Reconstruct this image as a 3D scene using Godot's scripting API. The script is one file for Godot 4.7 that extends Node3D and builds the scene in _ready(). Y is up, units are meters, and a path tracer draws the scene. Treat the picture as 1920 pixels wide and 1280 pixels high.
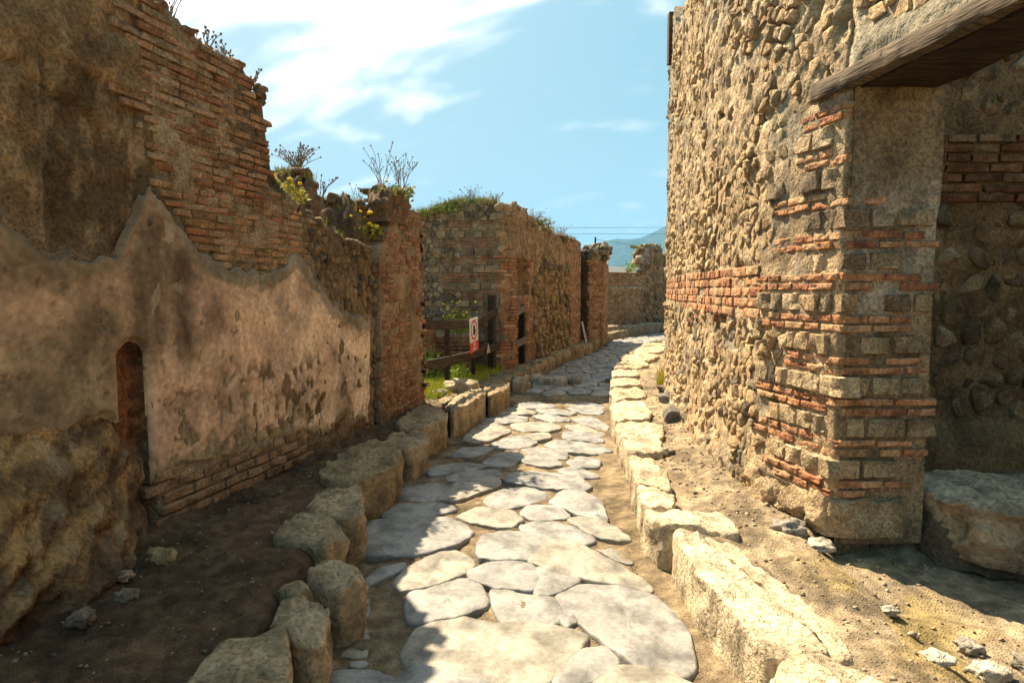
extends Node3D
# A ruined Roman street: basalt paving between kerb stones, a shaded plastered wall at one side,
# a tall sunlit rubble wall at the other, a fenced lot and more walls round the bend.
# Places are (x, depth) in metres from where the photographer stood: depth d lies at z = -d, road surface at y = 0.

var PAVERS: Array = [
	[-0.5,3.02,-0.48,3.2,-0.33,3.31,-0.22,3.32,-0.08,3.25,0.03,3.27,0.22,3.25,0.36,3.16,0.3,3,0.17,2.78,0.02,2.73,-0.12,2.78,-0.28,2.84,-0.47,2.89],
	[0.18,2.77,0.32,2.99,0.44,3.04,0.48,2.91,0.41,2.8,0.23,2.73],
	[-0.51,2.74,-0.44,2.87,-0.28,2.82,-0.13,2.76,-0.07,2.65,-0.1,2.5,-0.42,2.53],
	[0.37,2.75,0.45,2.85,0.6,2.87,0.7,2.81,0.77,2.71,0.64,2.53,0.47,2.5,0.33,2.6],
	[-0.87,2.74,-0.79,2.83,-0.67,2.85,-0.55,2.81,-0.49,2.76,-0.52,2.63,-0.79,2.55],
	[-0.09,2.74,0.11,2.7,0.33,2.73,0.31,2.6,0.21,2.5,-0.06,2.51],
	[0.25,3.61,0.4,3.73,0.61,3.71,0.75,3.63,0.83,3.45,0.86,3.23,0.84,3.02,0.81,2.86,0.74,2.8,0.63,2.86,0.54,2.94,0.48,3.07,0.38,3.25,0.28,3.42],
	[-0.57,3.59,-0.45,3.66,-0.25,3.8,-0.17,3.64,-0.14,3.48,-0.22,3.37,-0.38,3.31,-0.52,3.29,-0.55,3.42],
	[-0.12,3.64,-0.05,3.69,0.04,3.59,0.22,3.57,0.26,3.42,0.23,3.28,0.11,3.28,-0.04,3.31,-0.08,3.42],
	[0.24,3.36,0.31,3.39,0.33,3.31,0.27,3.23],
	[-0.26,3.9,-0.13,4.01,0,4.05,0.13,3.97,0.15,3.78,0.1,3.63,-0.06,3.69,-0.22,3.78],
	[0.14,3.97,0.32,3.85,0.4,3.78,0.24,3.62,0.13,3.6,0.15,3.77],
	[-0.68,3.75,-0.62,3.97,-0.48,4.18,-0.35,4.21,-0.24,4.01,-0.27,3.9,-0.37,3.78,-0.55,3.68,-0.62,3.66],
	[0.12,4.14,0.25,4.41,0.43,4.36,0.56,4.14,0.71,3.9,0.79,3.71,0.77,3.64,0.61,3.73,0.47,3.79,0.29,3.89,0.13,4.02],
	[-0.23,4.23,-0.19,4.53,0,4.58,0.25,4.43,0.22,4.27,0.1,4.09,-0.07,4.11,-0.19,4.14],
	[-1,4.32,-1.04,4.76,-0.8,4.85,-0.48,4.84,-0.33,4.67,-0.29,4.51,-0.42,4.27,-0.65,4.17,-0.92,4.14],
	[-0.42,4.89,-0.25,5.08,0,5.01,0.07,4.81,0,4.66,-0.15,4.67,-0.31,4.78],
	[0.06,4.96,0.17,5.14,0.35,5.11,0.43,4.9,0.35,4.81,0.18,4.81],
	[0.06,4.67,0.2,4.78,0.39,4.72,0.54,4.54,0.55,4.39,0.46,4.34,0.29,4.42,0.11,4.57],
	[0.41,4.78,0.52,4.87,0.7,4.72,0.81,4.42,0.7,4.38,0.56,4.51],
	[0.3,5.22,0.42,5.5,0.59,5.54,0.71,5.24,0.7,4.84,0.68,4.76,0.53,4.93,0.38,5.12],
	[-0.22,5.3,-0.09,5.57,0.14,5.64,0.27,5.5,0.28,5.34,0.13,5.2,0,5.1,-0.15,5.13],
	[-0.62,5.3,-0.47,5.8,-0.24,5.98,-0.11,5.85,-0.12,5.66,-0.29,5.45,-0.45,5.27],
	[-0.96,5.43,-0.92,5.64,-0.65,5.72,-0.53,5.6,-0.61,5.3,-0.81,5.24],
	[-0.97,4.96,-0.91,5.17,-0.64,5.21,-0.5,5.14,-0.44,5.02,-0.7,4.88,-0.94,4.87],
	[-0.08,5.82,0,6.08,0.25,6.1,0.6,5.93,0.69,5.62,0.54,5.52,0.28,5.63],
	[0.44,6.18,0.59,6.3,0.76,6.02,0.78,5.91,0.62,5.9,0.46,6.07],
	[0.11,6.61,0.22,6.8,0.43,6.61,0.48,6.34,0.33,6.29,0.13,6.44],
	[-0.82,6.18,-0.7,6.39,-0.42,6.43,-0.26,6.32,-0.4,6.18,-0.73,6.01],
	[-0.29,6.49,-0.17,6.86,0.06,6.97,0.1,6.69,0,6.37,-0.24,6.34],
	[-0.59,5.99,-0.4,6.15,-0.15,6.2,-0.1,6.01,-0.38,5.89,-0.55,5.82],
	[-0.62,6.74,-0.52,7.09,-0.19,7.11,-0.28,6.86,-0.43,6.65],
	[0.09,7.03,0.29,7.14,0.58,6.89,0.54,6.6,0.28,6.76],
	[0.55,6.47,0.68,6.72,0.88,6.56,0.82,6.27,0.62,6.32],
	[-0.24,7.28,0,7.67,0.17,7.67,0.29,7.42,0.17,7.12,-0.17,7.07],
	[0.35,7.22,0.55,7.53,0.96,7.19,1.06,6.97,0.89,6.82,0.56,6.94],
	[0.16,7.7,0.41,7.83,0.46,7.58,0.27,7.42],
	[0.6,7.77,0.71,7.96,1.04,7.53,1,7.31,0.61,7.51],
	[-0.56,7.53,-0.47,8.22,-0.2,8.39,0,7.95,-0.24,7.44,-0.47,7.32],
	[-0.03,8.39,0.21,8.51,0.52,8.48,0.61,8.15,0.45,7.95,0.1,7.95],
	[0.67,8.3,0.88,8.39,1.1,7.77,1.04,7.58,0.72,8.03],
	[-0.39,8.75,-0.07,9.04,0.2,8.84,0.19,8.56,-0.14,8.42,-0.38,8.42],
	[0.26,8.94,0.51,9.07,0.74,8.75,0.74,8.53,0.48,8.53],
	[0.78,8.75,1.08,8.94,1.21,8.22,1.15,7.95,0.89,8.42],
	[-0.29,9.26,0,9.67,0.35,9.22,0.22,9.04,-0.22,8.88],
	[0,9.79,0.33,10.12,0.65,9.79,0.6,9.54,0.19,9.49],
	[0.33,9.45,0.61,9.49,0.91,9.22,0.76,9,0.45,9.18],
	[0.71,9.79,1.08,10.25,1.38,9.79,1.25,9.04,0.96,9.14],
	[-0.82,2.98,-0.76,3.05,-0.79,3.23,-0.73,3.26,-0.69,3.12,-0.67,2.99,-0.74,2.97],
	[-0.79,3.25,-0.82,3.45,-0.8,3.61,-0.78,3.56,-0.74,3.28],
	[-0.75,2.94,-0.68,2.96,-0.65,2.92,-0.69,2.89,-0.74,2.9],
	[-0.86,3.77,-0.81,3.93,-0.68,4.05,-0.66,3.97,-0.75,3.85,-0.83,3.74],
	[0.53,4.32,0.7,4.27,0.77,4.05,0.74,4.01,0.64,4.11],
]
var LEFT_KERB: Array = [
	[-1.15,2.14,-1.18,2.36,-1.16,2.58,-0.98,2.69,-0.91,2.62,-0.77,2.23,-0.75,1.98],
	[-1.03,2.75,-1.03,2.9,-0.99,3,-0.85,2.91,-0.76,2.72,-0.77,2.58,-0.91,2.62],
	[-1.14,3.02,-1.1,3.13,-0.97,3.12,-0.92,3.02,-1.02,2.96],
	[-1.04,3.23,-1.02,3.45,-0.87,3.35,-0.75,3.26,-0.73,3.13,-0.8,3.02,-0.94,3.09],
	[-1.38,3.76,-1.37,4.04,-1.21,4.11,-1.02,3.89,-0.93,3.66,-1.04,3.51,-1.24,3.6],
	[-1.33,4.19,-1.36,4.62,-1.11,4.73,-1.03,4.53,-0.93,4.11,-1.01,3.99,-1.2,4.05],
	[-1.46,4.88,-1.47,5.39,-1.33,6.09,-1.09,5.94,-0.92,5.55,-0.92,5.03,-1.09,4.78,-1.31,4.74],
	[-1.23,6.18,-1.15,6.61,-0.85,6.56,-0.78,6.18,-0.9,5.84,-1.13,5.9],
	[-1.25,6.93,-1.1,8.04,-0.77,7.68,-0.7,7.14,-0.86,6.66,-1.13,6.66],
	[-0.81,8.2,-0.59,9.11,-0.43,9.46,-0.34,8.87,-0.52,8.01,-0.7,7.51],
	[-0.42,9.46,-0.12,10.37,-0.02,10.13,-0.07,9.36,-0.31,8.83],
]
var RIGHT_KERB: Array = [
	[0.87,2.23,0.99,2.42,1.13,2.51,1.28,2.4,1.41,2.23,1.17,1.91,0.79,1.95],
	[0.94,3.87,1.07,3.85,1.12,3.52,1.2,3.02,1.24,2.67,1.25,2.49,0.99,2.48,0.97,2.8,0.93,3.31],
	[1.12,3.88,1.27,3.68,1.26,3.52,1.34,3.12,1.37,2.76,1.36,2.5,1.27,2.5,1.27,2.69,1.23,3.05,1.16,3.57],
	[0.84,4.22,0.96,4.18,1.21,4.23,1.37,4.07,1.32,3.76,1.15,3.9,0.95,3.94,0.9,3.98],
	[0.91,4.74,1.02,4.73,1.11,4.51,1.07,4.26,0.93,4.2,0.86,4.26],
	[0.99,5.61,1.16,5.59,1.2,5.12,1.13,4.61,1.03,4.76,0.92,4.82],
	[1.08,6.93,1.28,7.17,1.53,7.02,1.6,6.88,1.38,6.07,1.33,5.74,1.17,5.74,1.03,5.76,1.03,6.18],
	[1.25,8.4,1.7,8.56,1.64,7.72,1.55,7.38,1.19,7.2,1.13,7.32],
	[1.4,9.51,1.87,9.67,1.81,8.78,1.32,8.61],
	[1.59,10.69,1.99,10.76,1.97,9.95,1.46,9.78],
	[1.8,11.87,2.25,11.87,2.13,11.03,1.64,10.96],
	[2.11,13.23,2.67,13.54,2.63,12.56,2.32,12.2,1.85,12.12],
	[2.54,14.94,3.14,14.94,3.25,14.44,2.71,13.23,2.19,13.64],
	[3.08,16.66,3.99,17.15,3.77,15.89,3.23,15.2,2.62,15.2],
	[3.66,18.23,4.95,19.89,4.56,18.04,4.03,17.32,3.27,16.98],
]

var rng := RandomNumberGenerator.new()
var nz := FastNoiseLite.new()      # fractal
var ns := FastNoiseLite.new()      # smooth
var M := {}
var taken := {}


# ---------- mesh collector: vertices, colours, triangles; smooth normals ----------
class MB:
	var v := PackedVector3Array()
	var c := PackedColorArray()
	var ix := PackedInt32Array()
	func grid(p: PackedVector3Array, cols: PackedColorArray, nu: int, closed := false, keep := PackedByteArray()) -> void:
		# p: rows of nu points; u runs to the right and rows run up (or inwards) as seen from outside
		var b := v.size()
		var rows := p.size() / nu
		v.append_array(p)
		c.append_array(cols)
		var last := nu if closed else nu - 1
		for j in rows - 1:
			for i in last:
				var i2 := (i + 1) % nu
				var a0 := j * nu + i
				var a1 := j * nu + i2
				if keep.size() and not (keep[a0] or keep[a1] or keep[a0 + nu] or keep[a1 + nu]):
					continue
				ix.append_array(PackedInt32Array([b + a0, b + a0 + nu, b + a1 + nu, b + a0, b + a1 + nu, b + a1]))
	func fan(ring_from: int, n: int, centre: Vector3, col: Color) -> void:
		var k := v.size()
		v.append(centre)
		c.append(col)
		for i in n:
			ix.append_array(PackedInt32Array([ring_from + i, k, ring_from + (i + 1) % n]))
	func add(o: MB, t := Transform3D(), tint := Color.WHITE) -> void:
		var b := v.size()
		v.append_array(t * o.v)
		for q in o.c:
			c.append(q * tint)
		for q in o.ix:
			ix.append(q + b)
	func box(t: Transform3D, size: Vector3, col: Color) -> void:
		for ax in 3:
			for sg in [-1.0, 1.0]:
				var n := Vector3.ZERO
				n[ax] = sg
				var u := Vector3.ZERO
				u[(ax + 1) % 3] = 1
				var w := n.cross(u)
				var b := v.size()
				for k in [[-1, -1], [1, -1], [1, 1], [-1, 1]]:
					v.append(t * ((n + u * k[0] + w * k[1]) * size * 0.5))
					c.append(col)
				ix.append_array(PackedInt32Array([b, b + 2, b + 1, b, b + 3, b + 2]))
	func tube(path: PackedVector3Array, r0: float, r1: float, col: Color, sides := 4) -> void:
		var pts := PackedVector3Array()
		var cols := PackedColorArray()
		for k in path.size():
			var d := (path[mini(k + 1, path.size() - 1)] - path[maxi(k - 1, 0)]).normalized()
			var a := d.cross(Vector3(0.31, 0.2, 0.93)).normalized()
			var bb := d.cross(a)
			var r := lerpf(r0, r1, float(k) / (path.size() - 1))
			for s in sides:
				var w := TAU * s / sides
				pts.append(path[k] + (a * cos(w) + bb * sin(w)) * r)
				cols.append(col)
		grid(pts, cols, sides, true)
	static func new_from(o: MB, at: Vector3, tint: Color) -> MB:
		var m := MB.new()
		m.add(o, Transform3D(Basis(), at), tint)
		return m
	func build() -> ArrayMesh:
		var n := PackedVector3Array()
		n.resize(v.size())
		for k in range(0, ix.size(), 3):
			var a := ix[k]
			var b := ix[k + 1]
			var d := ix[k + 2]
			var f := (v[d] - v[a]).cross(v[b] - v[a])
			n[a] += f
			n[b] += f
			n[d] += f
		for k in n.size():
			n[k] = n[k].normalized() if n[k].length_squared() > 1e-20 else Vector3.UP
		var arr := []
		arr.resize(Mesh.ARRAY_MAX)
		arr[Mesh.ARRAY_VERTEX] = v
		arr[Mesh.ARRAY_NORMAL] = n
		arr[Mesh.ARRAY_COLOR] = c
		arr[Mesh.ARRAY_INDEX] = ix
		var m := ArrayMesh.new()
		m.add_surface_from_arrays(Mesh.PRIMITIVE_TRIANGLES, arr)
		return m


# ---------- a wall face: a plan line whose outward side lies on its right ----------
class Face:
	var p: PackedVector2Array
	var cum := PackedFloat32Array()
	var length := 0.0
	func _init(raw: Array, smooth := false) -> void:
		var q := PackedVector2Array()
		for k in range(0, raw.size(), 2):
			q.append(Vector2(raw[k], raw[k + 1]))
		if smooth:
			var cv := Curve2D.new()
			for k in q.size():
				var t := (q[mini(k + 1, q.size() - 1)] - q[maxi(k - 1, 0)]) / 6.0
				cv.add_point(q[k], -t, t)
			q = cv.tessellate_even_length(6, 0.12)
		p = q
		for k in p.size():
			if k:
				length += p[k].distance_to(p[k - 1])
			cum.append(length)
	func seg(s: float) -> int:
		return clampi(cum.bsearch(s) - 1, 0, p.size() - 2)
	func at(s: float) -> Vector2:
		var k := seg(s)
		return p[k].lerp(p[k + 1], (s - cum[k]) / maxf(cum[k + 1] - cum[k], 1e-6))
	func dir(s: float) -> Vector2:
		var a := at(clampf(s - 0.1, 0, length))
		var b := at(clampf(s + 0.1, 0, length))
		return (b - a).normalized()
	func P(s: float, h: float, off := 0.0) -> Vector3:
		var q := at(s)
		var t := dir(s)
		return Vector3(q.x + t.y * off, h, -(q.y - t.x * off))
	func T(s: float) -> Vector3:
		var t := dir(s)
		return Vector3(t.x, 0, -t.y)
	func N(s: float) -> Vector3:
		var t := dir(s)
		return Vector3(t.y, 0, t.x)
	func s_at_d(d: float) -> float:      # the arc length at a depth
		for k in p.size() - 1:
			var lo := minf(p[k].y, p[k + 1].y)
			var hi := maxf(p[k].y, p[k + 1].y)
			if d >= lo and d <= hi and hi > lo:
				return lerpf(cum[k], cum[k + 1], (d - p[k].y) / (p[k + 1].y - p[k].y))
		return 0.0 if absf(d - p[0].y) < absf(d - p[p.size() - 1].y) else length
	func frame(s: float, h: float, off := 0.0) -> Transform3D:
		return Transform3D(Basis(T(s), Vector3.UP, N(s)), P(s, h, off))


# ---------- small helpers ----------
func sm(a: float, b: float, x: float) -> float:
	return smoothstep(a, b, x)

func pl(q: Array, x: float) -> float:      # piecewise line through x, y, x, y ...
	if x <= q[0]:
		return q[1]
	for k in range(2, q.size(), 2):
		if x <= q[k]:
			return lerpf(q[k - 1], q[k + 1], (x - q[k - 2]) / (q[k] - q[k - 2]))
	return q[q.size() - 1]

func fb(p: Vector3, f: float) -> float:
	return nz.get_noise_3d(p.x * f, p.y * f, p.z * f)

func sn(p: Vector3, f: float) -> float:
	return ns.get_noise_3d(p.x * f, p.y * f, p.z * f)

func sh(c: Color, k: float) -> Color:
	return Color(c.r * k, c.g * k, c.b * k)

func rr(a: float, b: float) -> float:
	return rng.randf_range(a, b)

func numbered(called: String) -> String:
	if not taken.has(called):
		taken[called] = 0
		return called
	taken[called] += 1
	return "%s_%03d" % [called, taken[called]]

func tag(o: Node3D, label: String, category: String, group := "") -> void:
	o.set_meta("label", label)
	o.set_meta("category", category)
	if group:
		o.set_meta("group", group)

func thing(called: String, label: String, category: String, at: Vector3, group := "") -> Node3D:
	var o := Node3D.new()
	o.name = numbered(called)
	o.position = at
	add_child(o)
	tag(o, label, category, group)
	return o

func part(called: String, mesh: Mesh, mat: Material, parent: Node3D, t := Transform3D()) -> MeshInstance3D:
	# t is given in the world; the parent only carries a place
	var o := MeshInstance3D.new()
	o.name = called
	o.mesh = mesh
	o.material_override = mat
	o.transform = t
	o.position -= parent.position
	var g: Node = parent
	while g.get_parent() != self and g.get_parent() is Node3D and g != self:
		g = g.get_parent()
		o.position -= (g as Node3D).position
	parent.add_child(o, true)
	return o

func whole(called: String, mesh: Mesh, mat: Material) -> MeshInstance3D:
	var o := MeshInstance3D.new()
	o.name = numbered(called)
	o.mesh = mesh
	o.material_override = mat
	add_child(o)
	return o

func struct(called: String, mesh: Mesh, mat: Material) -> MeshInstance3D:
	var o := whole(called, mesh, mat)
	o.set_meta("kind", "structure")
	return o


# ---------- textures and materials ----------
func seamless(seed_: int, freq: float, octaves: int, kind := FastNoiseLite.TYPE_SIMPLEX_SMOOTH, size := 512) -> Image:
	var n := FastNoiseLite.new()
	n.seed = seed_
	n.noise_type = kind
	n.frequency = freq
	if kind == FastNoiseLite.TYPE_CELLULAR:
		n.fractal_type = FastNoiseLite.FRACTAL_NONE
		n.cellular_return_type = FastNoiseLite.RETURN_DISTANCE
	else:
		n.fractal_type = FastNoiseLite.FRACTAL_FBM
		n.fractal_octaves = octaves
		n.fractal_gain = 0.58
	return n.get_seamless_image(size, size)

func mixed(f: Callable, imgs: Array, size := 512) -> ImageTexture:
	var data: Array = []
	for im: Image in imgs:
		im.convert(Image.FORMAT_L8)
		data.append(im.get_data())
	var out := PackedByteArray()
	out.resize(size * size)
	var n := data.size()
	var x := PackedFloat32Array()
	x.resize(n)
	for k in size * size:
		for j in n:
			x[j] = data[j][k] / 255.0
		out[k] = clampi(int(f.call(x) * 255.0), 0, 255)
	return ImageTexture.create_from_image(Image.create_from_data(size, size, false, Image.FORMAT_L8, out))

func mat(called: String, grain: Texture2D, bump: Texture2D, scale: float, cm: float, rough := 0.95, mottle: Texture2D = null, mscale := 0.5) -> StandardMaterial3D:
	var m := StandardMaterial3D.new()
	m.resource_name = called
	m.vertex_color_use_as_albedo = true
	m.roughness = rough
	m.metallic_specular = 0.3
	m.uv1_triplanar = true
	m.uv1_world_triplanar = true
	m.uv1_scale = Vector3.ONE * scale
	m.uv1_triplanar_sharpness = 4.0
	m.albedo_texture = grain
	if bump:
		m.heightmap_enabled = true
		m.heightmap_texture = bump
		m.heightmap_scale = cm
	if mottle:
		m.detail_enabled = true
		m.detail_blend_mode = BaseMaterial3D.BLEND_MODE_MUL
		m.detail_uv_layer = BaseMaterial3D.DETAIL_UV_2
		m.detail_albedo = mottle
		m.uv2_triplanar = true
		m.uv2_world_triplanar = true
		m.uv2_scale = Vector3.ONE * mscale
	M[called] = m
	return m

func materials() -> void:
	var i_fbm := seamless(1, 0.012, 6)
	var i_fbm2 := seamless(2, 0.02, 6)
	var i_fbm3 := seamless(6, 0.035, 4)
	var i_low := seamless(3, 0.006, 5)
	var i_cell := seamless(4, 0.035, 1, FastNoiseLite.TYPE_CELLULAR)
	var i_cell2 := seamless(5, 0.09, 1, FastNoiseLite.TYPE_CELLULAR)
	var grain := mixed(func(x): return 0.90 + 0.45 * (x[0] - 0.5), [i_fbm])
	var soft := mixed(func(x): return 0.93 + 0.25 * (x[0] - 0.5), [i_fbm2])
	var low := mixed(func(x): return clampf(0.92 + 0.7 * (x[0] - 0.5), 0.6, 1.0), [i_low])
	# tuff and mortar: grains with pits; light and dark grains in the colour
	var pit := mixed(func(x): return clampf(0.2 + 0.5 * x[0] + 0.3 * smoothstep(0.30, 0.46, x[1]) + 0.1 * x[2], 0.0, 1.0), [i_fbm, i_fbm3, i_cell2])
	var pitcol := mixed(func(x): return 0.83 + 0.4 * (x[0] - 0.5) + 0.10 * smoothstep(0.28, 0.44, x[1]), [i_fbm2, i_fbm3])
	# trodden earth: sparse pale and dark chips
	var chips := mixed(func(x): return clampf(0.74 + 0.4 * (x[0] - 0.5) + 0.34 * (1.0 - smoothstep(0.10, 0.17, x[1])) * smoothstep(0.5, 0.62, x[2]) - 0.10 * (1.0 - smoothstep(0.12, 0.2, x[1])) * smoothstep(0.5, 0.6, 1.0 - x[2]), 0.0, 1.0), [i_fbm, i_cell2, i_fbm2])
	var chipbump := mixed(func(x): return 0.3 + 0.5 * x[0] + 0.3 * (1.0 - smoothstep(0.05, 0.3, x[1])), [i_fbm, i_cell2])
	var basalt := mixed(func(x): return 0.9 + 0.22 * (x[0] - 0.5) - 0.25 * (1.0 - smoothstep(0.05, 0.13, x[1])) * smoothstep(0.45, 0.6, x[2]), [i_fbm2, i_cell2, i_fbm])
	var fine := mixed(func(x): return x[0], [i_fbm])
	var wood_n := FastNoiseLite.new()
	wood_n.seed = 8
	wood_n.frequency = 0.01
	var wd := PackedByteArray()
	wd.resize(512 * 256)
	for y in 256:
		for x in 512:
			var a := wood_n.get_noise_2d(x * 0.35, y * 9.0) * 0.6 + wood_n.get_noise_2d(x * 1.2, y * 30.0 + 500) * 0.5
			wd[y * 512 + x] = clampi(int((0.72 + 0.55 * a) * 255.0), 40, 255)
	var wood := ImageTexture.create_from_image(Image.create_from_data(512, 256, false, Image.FORMAT_L8, wd))
	mat("tuff", pitcol, pit, 2.6, 1.5, 0.97, low, 0.7)
	mat("mortar", pitcol, pit, 2.0, 1.6, 0.97, low, 0.45)
	mat("plaster", soft, fine, 1.6, 0.5, 0.95, low, 0.35)
	mat("brick", grain, fine, 5.0, 0.7, 0.95, low, 1.1)
	mat("basalt", basalt, chipbump, 2.3, 0.3, 0.6, low, 0.9).metallic_specular = 0.45
	mat("limestone", pitcol, pit, 1.7, 1.3, 0.95, low, 0.8)
	mat("earth", chips, chipbump, 1.25, 1.5, 1.0, low, 0.4)
	mat("wood", wood, wood, 1.3, 0.6, 0.85)
	mat("far_rock", grain, null, 0.001, 0.0, 1.0)
	for k in [["leaf", 0.8], ["stalk", 0.9], ["painted", 0.6]]:
		var m := StandardMaterial3D.new()
		m.resource_name = k[0]
		m.vertex_color_use_as_albedo = true
		m.roughness = k[1]
		m.metallic_specular = 0.2
		if k[0] == "leaf":
			m.backlight_enabled = true
			m.backlight = Color(0.5, 0.5, 0.5)
		M[k[0]] = m


# ---------- masonry kit ----------
# a wall body: columns along the face, each a loop of front, top and back; base(s), top(s), off(s, h), col(s, h, world)
func shell(f: Face, ss: PackedFloat32Array, rows: int, thick: float, base: Callable, top: Callable, off: Callable, col: Callable, back_rows := 3) -> MB:
	var nu := ss.size() + 2
	var nr := rows + back_rows + 3
	var p := PackedVector3Array()
	var c := PackedColorArray()
	p.resize(nu * nr)
	c.resize(nu * nr)
	for i in nu:
		var s := ss[clampi(i - 1, 0, ss.size() - 1)]
		var cap := i == 0 or i == nu - 1
		var b: float = base.call(s)
		var t: float = top.call(s)
		var q := f.at(s)
		var tg := f.dir(s)
		for j in nr:
			var h: float
			var o: float
			if j <= rows:
				h = lerpf(b, t, float(j) / rows)
				o = off.call(s, h)
			elif j <= rows + 3:
				h = t + 0.03 * sin(s * 9.0 + j)
				o = -thick * (j - rows) / 4.0
			else:
				h = lerpf(t, b, float(j - rows - 3) / (back_rows - 1))
				o = -thick
			if cap:
				o = lerpf(o, -thick * 0.5, 0.98)
			var w := Vector3(q.x + tg.y * o, h, -(q.y - tg.x * o))
			p[j * nu + i] = w
			c[j * nu + i] = col.call(s, h, w)
	var m := MB.new()
	m.grid(p, c, nu)
	return m

func steps(a: float, b: float, d: float) -> PackedFloat32Array:
	var o := PackedFloat32Array()
	var n := maxi(2, int((b - a) / d))
	for k in n + 1:
		o.append(lerpf(a, b, float(k) / n))
	return o

func chaikin(q: PackedVector2Array, cut := 0.25) -> PackedVector2Array:
	var o := PackedVector2Array()
	for k in q.size():
		var a := q[k]
		var b := q[(k + 1) % q.size()]
		o.append(a.lerp(b, cut))
		o.append(a.lerp(b, 1.0 - cut))
	return o

# a worn stone set in a face: outline in (s, h), domed and uneven
func face_stone(f: Face, poly: PackedVector2Array, high: float, sink: float, col: Color, off0 := 0.0, rough := 1.0) -> MB:
	var q := chaikin(poly, 0.17)
	var n := q.size()
	var ctr := Vector2.ZERO
	for a in q:
		ctr += a
	ctr /= n
	var fr := f.frame(ctr.x, ctr.y, off0)
	var m := MB.new()
	var p := PackedVector3Array()
	var c := PackedColorArray()
	var tilt := Vector2(rr(-0.16, 0.16), rr(-0.2, 0.14)) * rough
	for lv in [[1.0, -sink], [0.97, high * 0.45], [0.84, high * 0.9], [0.5, high * 1.02]]:
		for a in q:
			var d: Vector2 = (a - ctr) * lv[0]
			var o: float = lv[1]
			var w := Vector3(a.x * 9.0, a.y * 9.0, lv[0] * 3.0 + ctr.x * 5.0)
			if lv[1] > 0:
				o += d.dot(tilt) + high * 0.45 * rough * sn(w, 1.3)
				d += Vector2(sn(w, 0.9), sn(w + Vector3(7, 3, 1), 0.9)) * 0.008 * rough
			p.append(fr * Vector3(d.x, d.y, o))
			c.append(sh(col, 1.0 + 0.3 * sn(w, 0.8)))
	m.grid(p, c, n, true)
	m.fan(3 * n, n, fr * Vector3(0, 0, high * (1.05 + 0.3 * rr(-1, 1) * rough)), col)
	return m

# cells of uneven stones over a stretch of face, each cell cut back from its neighbours
func cells(s0: float, s1: float, h0: float, h1: float, size: float, squat: float, gap: float, jit := 0.42) -> Array:
	var cw := size
	var chh := size * squat
	var nx := int((s1 - s0) / cw) + 3
	var ny := int((h1 - h0) / chh) + 3
	var seeds := PackedVector2Array()
	for y in ny:
		for x in nx:
			seeds.append(Vector2(s0 + (x - 1 + 0.5 * (y % 2) + rr(-jit, jit)) * cw, h0 + (y - 1 + 0.5 + rr(-jit, jit)) * chh))
	var out := []
	for y in range(1, ny - 1):
		for x in range(1, nx - 1):
			var a := seeds[y * nx + x]
			var poly := PackedVector2Array([a + Vector2(-cw, -chh), a + Vector2(cw, -chh), a + Vector2(cw, chh), a + Vector2(-cw, chh)])
			for yy in range(y - 1, y + 2):
				for xx in range(x - 1, x + 2):
					if xx == x and yy == y:
						continue
					var b := seeds[yy * nx + xx]
					var nrm := (b - a).normalized()
					var lim := nrm.dot((a + b) * 0.5) - gap
					var cut := PackedVector2Array()
					for k in poly.size():
						var u := poly[k]
						var w := poly[(k + 1) % poly.size()]
						var du := nrm.dot(u) - lim
						var dw := nrm.dot(w) - lim
						if du <= 0:
							cut.append(u)
						if du * dw < 0:
							cut.append(u.lerp(w, du / (du - dw)))
					poly = cut
			if poly.size() >= 3:
				out.append([a, poly])
	return out

# hands the largest-looking pieces out as parts and joins the rest into one part
func place(pieces: Array, called: String, m: Material, parent: Node3D, most: int) -> void:
	# a piece: [mesh builder or null, size, where, shared mesh builder, transform, shared mesh]
	var eye := Vector3(0, 1.7, 0)
	for q in pieces:
		var d: Vector3 = q[2] - eye
		var front := -d.z > 0.3 and absf(d.x / d.z) < 0.8 and absf(d.y / d.z) < 0.62
		q.append((q[1] / d.length_squared()) * (1.0 if front else 0.01))
	pieces.sort_custom(func(a, b): return a[a.size() - 1] > b[b.size() - 1])
	var rest := MB.new()
	for k in pieces.size():
		var q: Array = pieces[k]
		if k < most:
			if q[0]:
				part(called, (q[0] as MB).build(), m, parent)
			else:
				part(called, q[5], m, parent, q[4])
		elif q[0]:
			rest.add(q[0])
		else:
			rest.add(q[3], q[4])
	if rest.v.size():
		var o := part(called + "_masonry", rest.build(), m, parent)
		o.set_meta("kind", "stuff")

func rubble(f: Face, s0: float, s1: float, h0: float, h1: float, size: float, squat: float, ok: Callable, colour: Callable, high: Callable, into: Array, gap := 0.008) -> void:
	for q in cells(s0, s1, h0, h1, size, squat, gap):
		var a: Vector2 = q[0]
		if not ok.call(a.x, a.y):
			continue
		var hi: float = high.call(a.x, a.y)
		if hi < 0.004:
			continue
		into.append([face_stone(f, q[1], hi, 0.03, colour.call(a.x, a.y)), size * size, f.P(a.x, a.y)])

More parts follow.
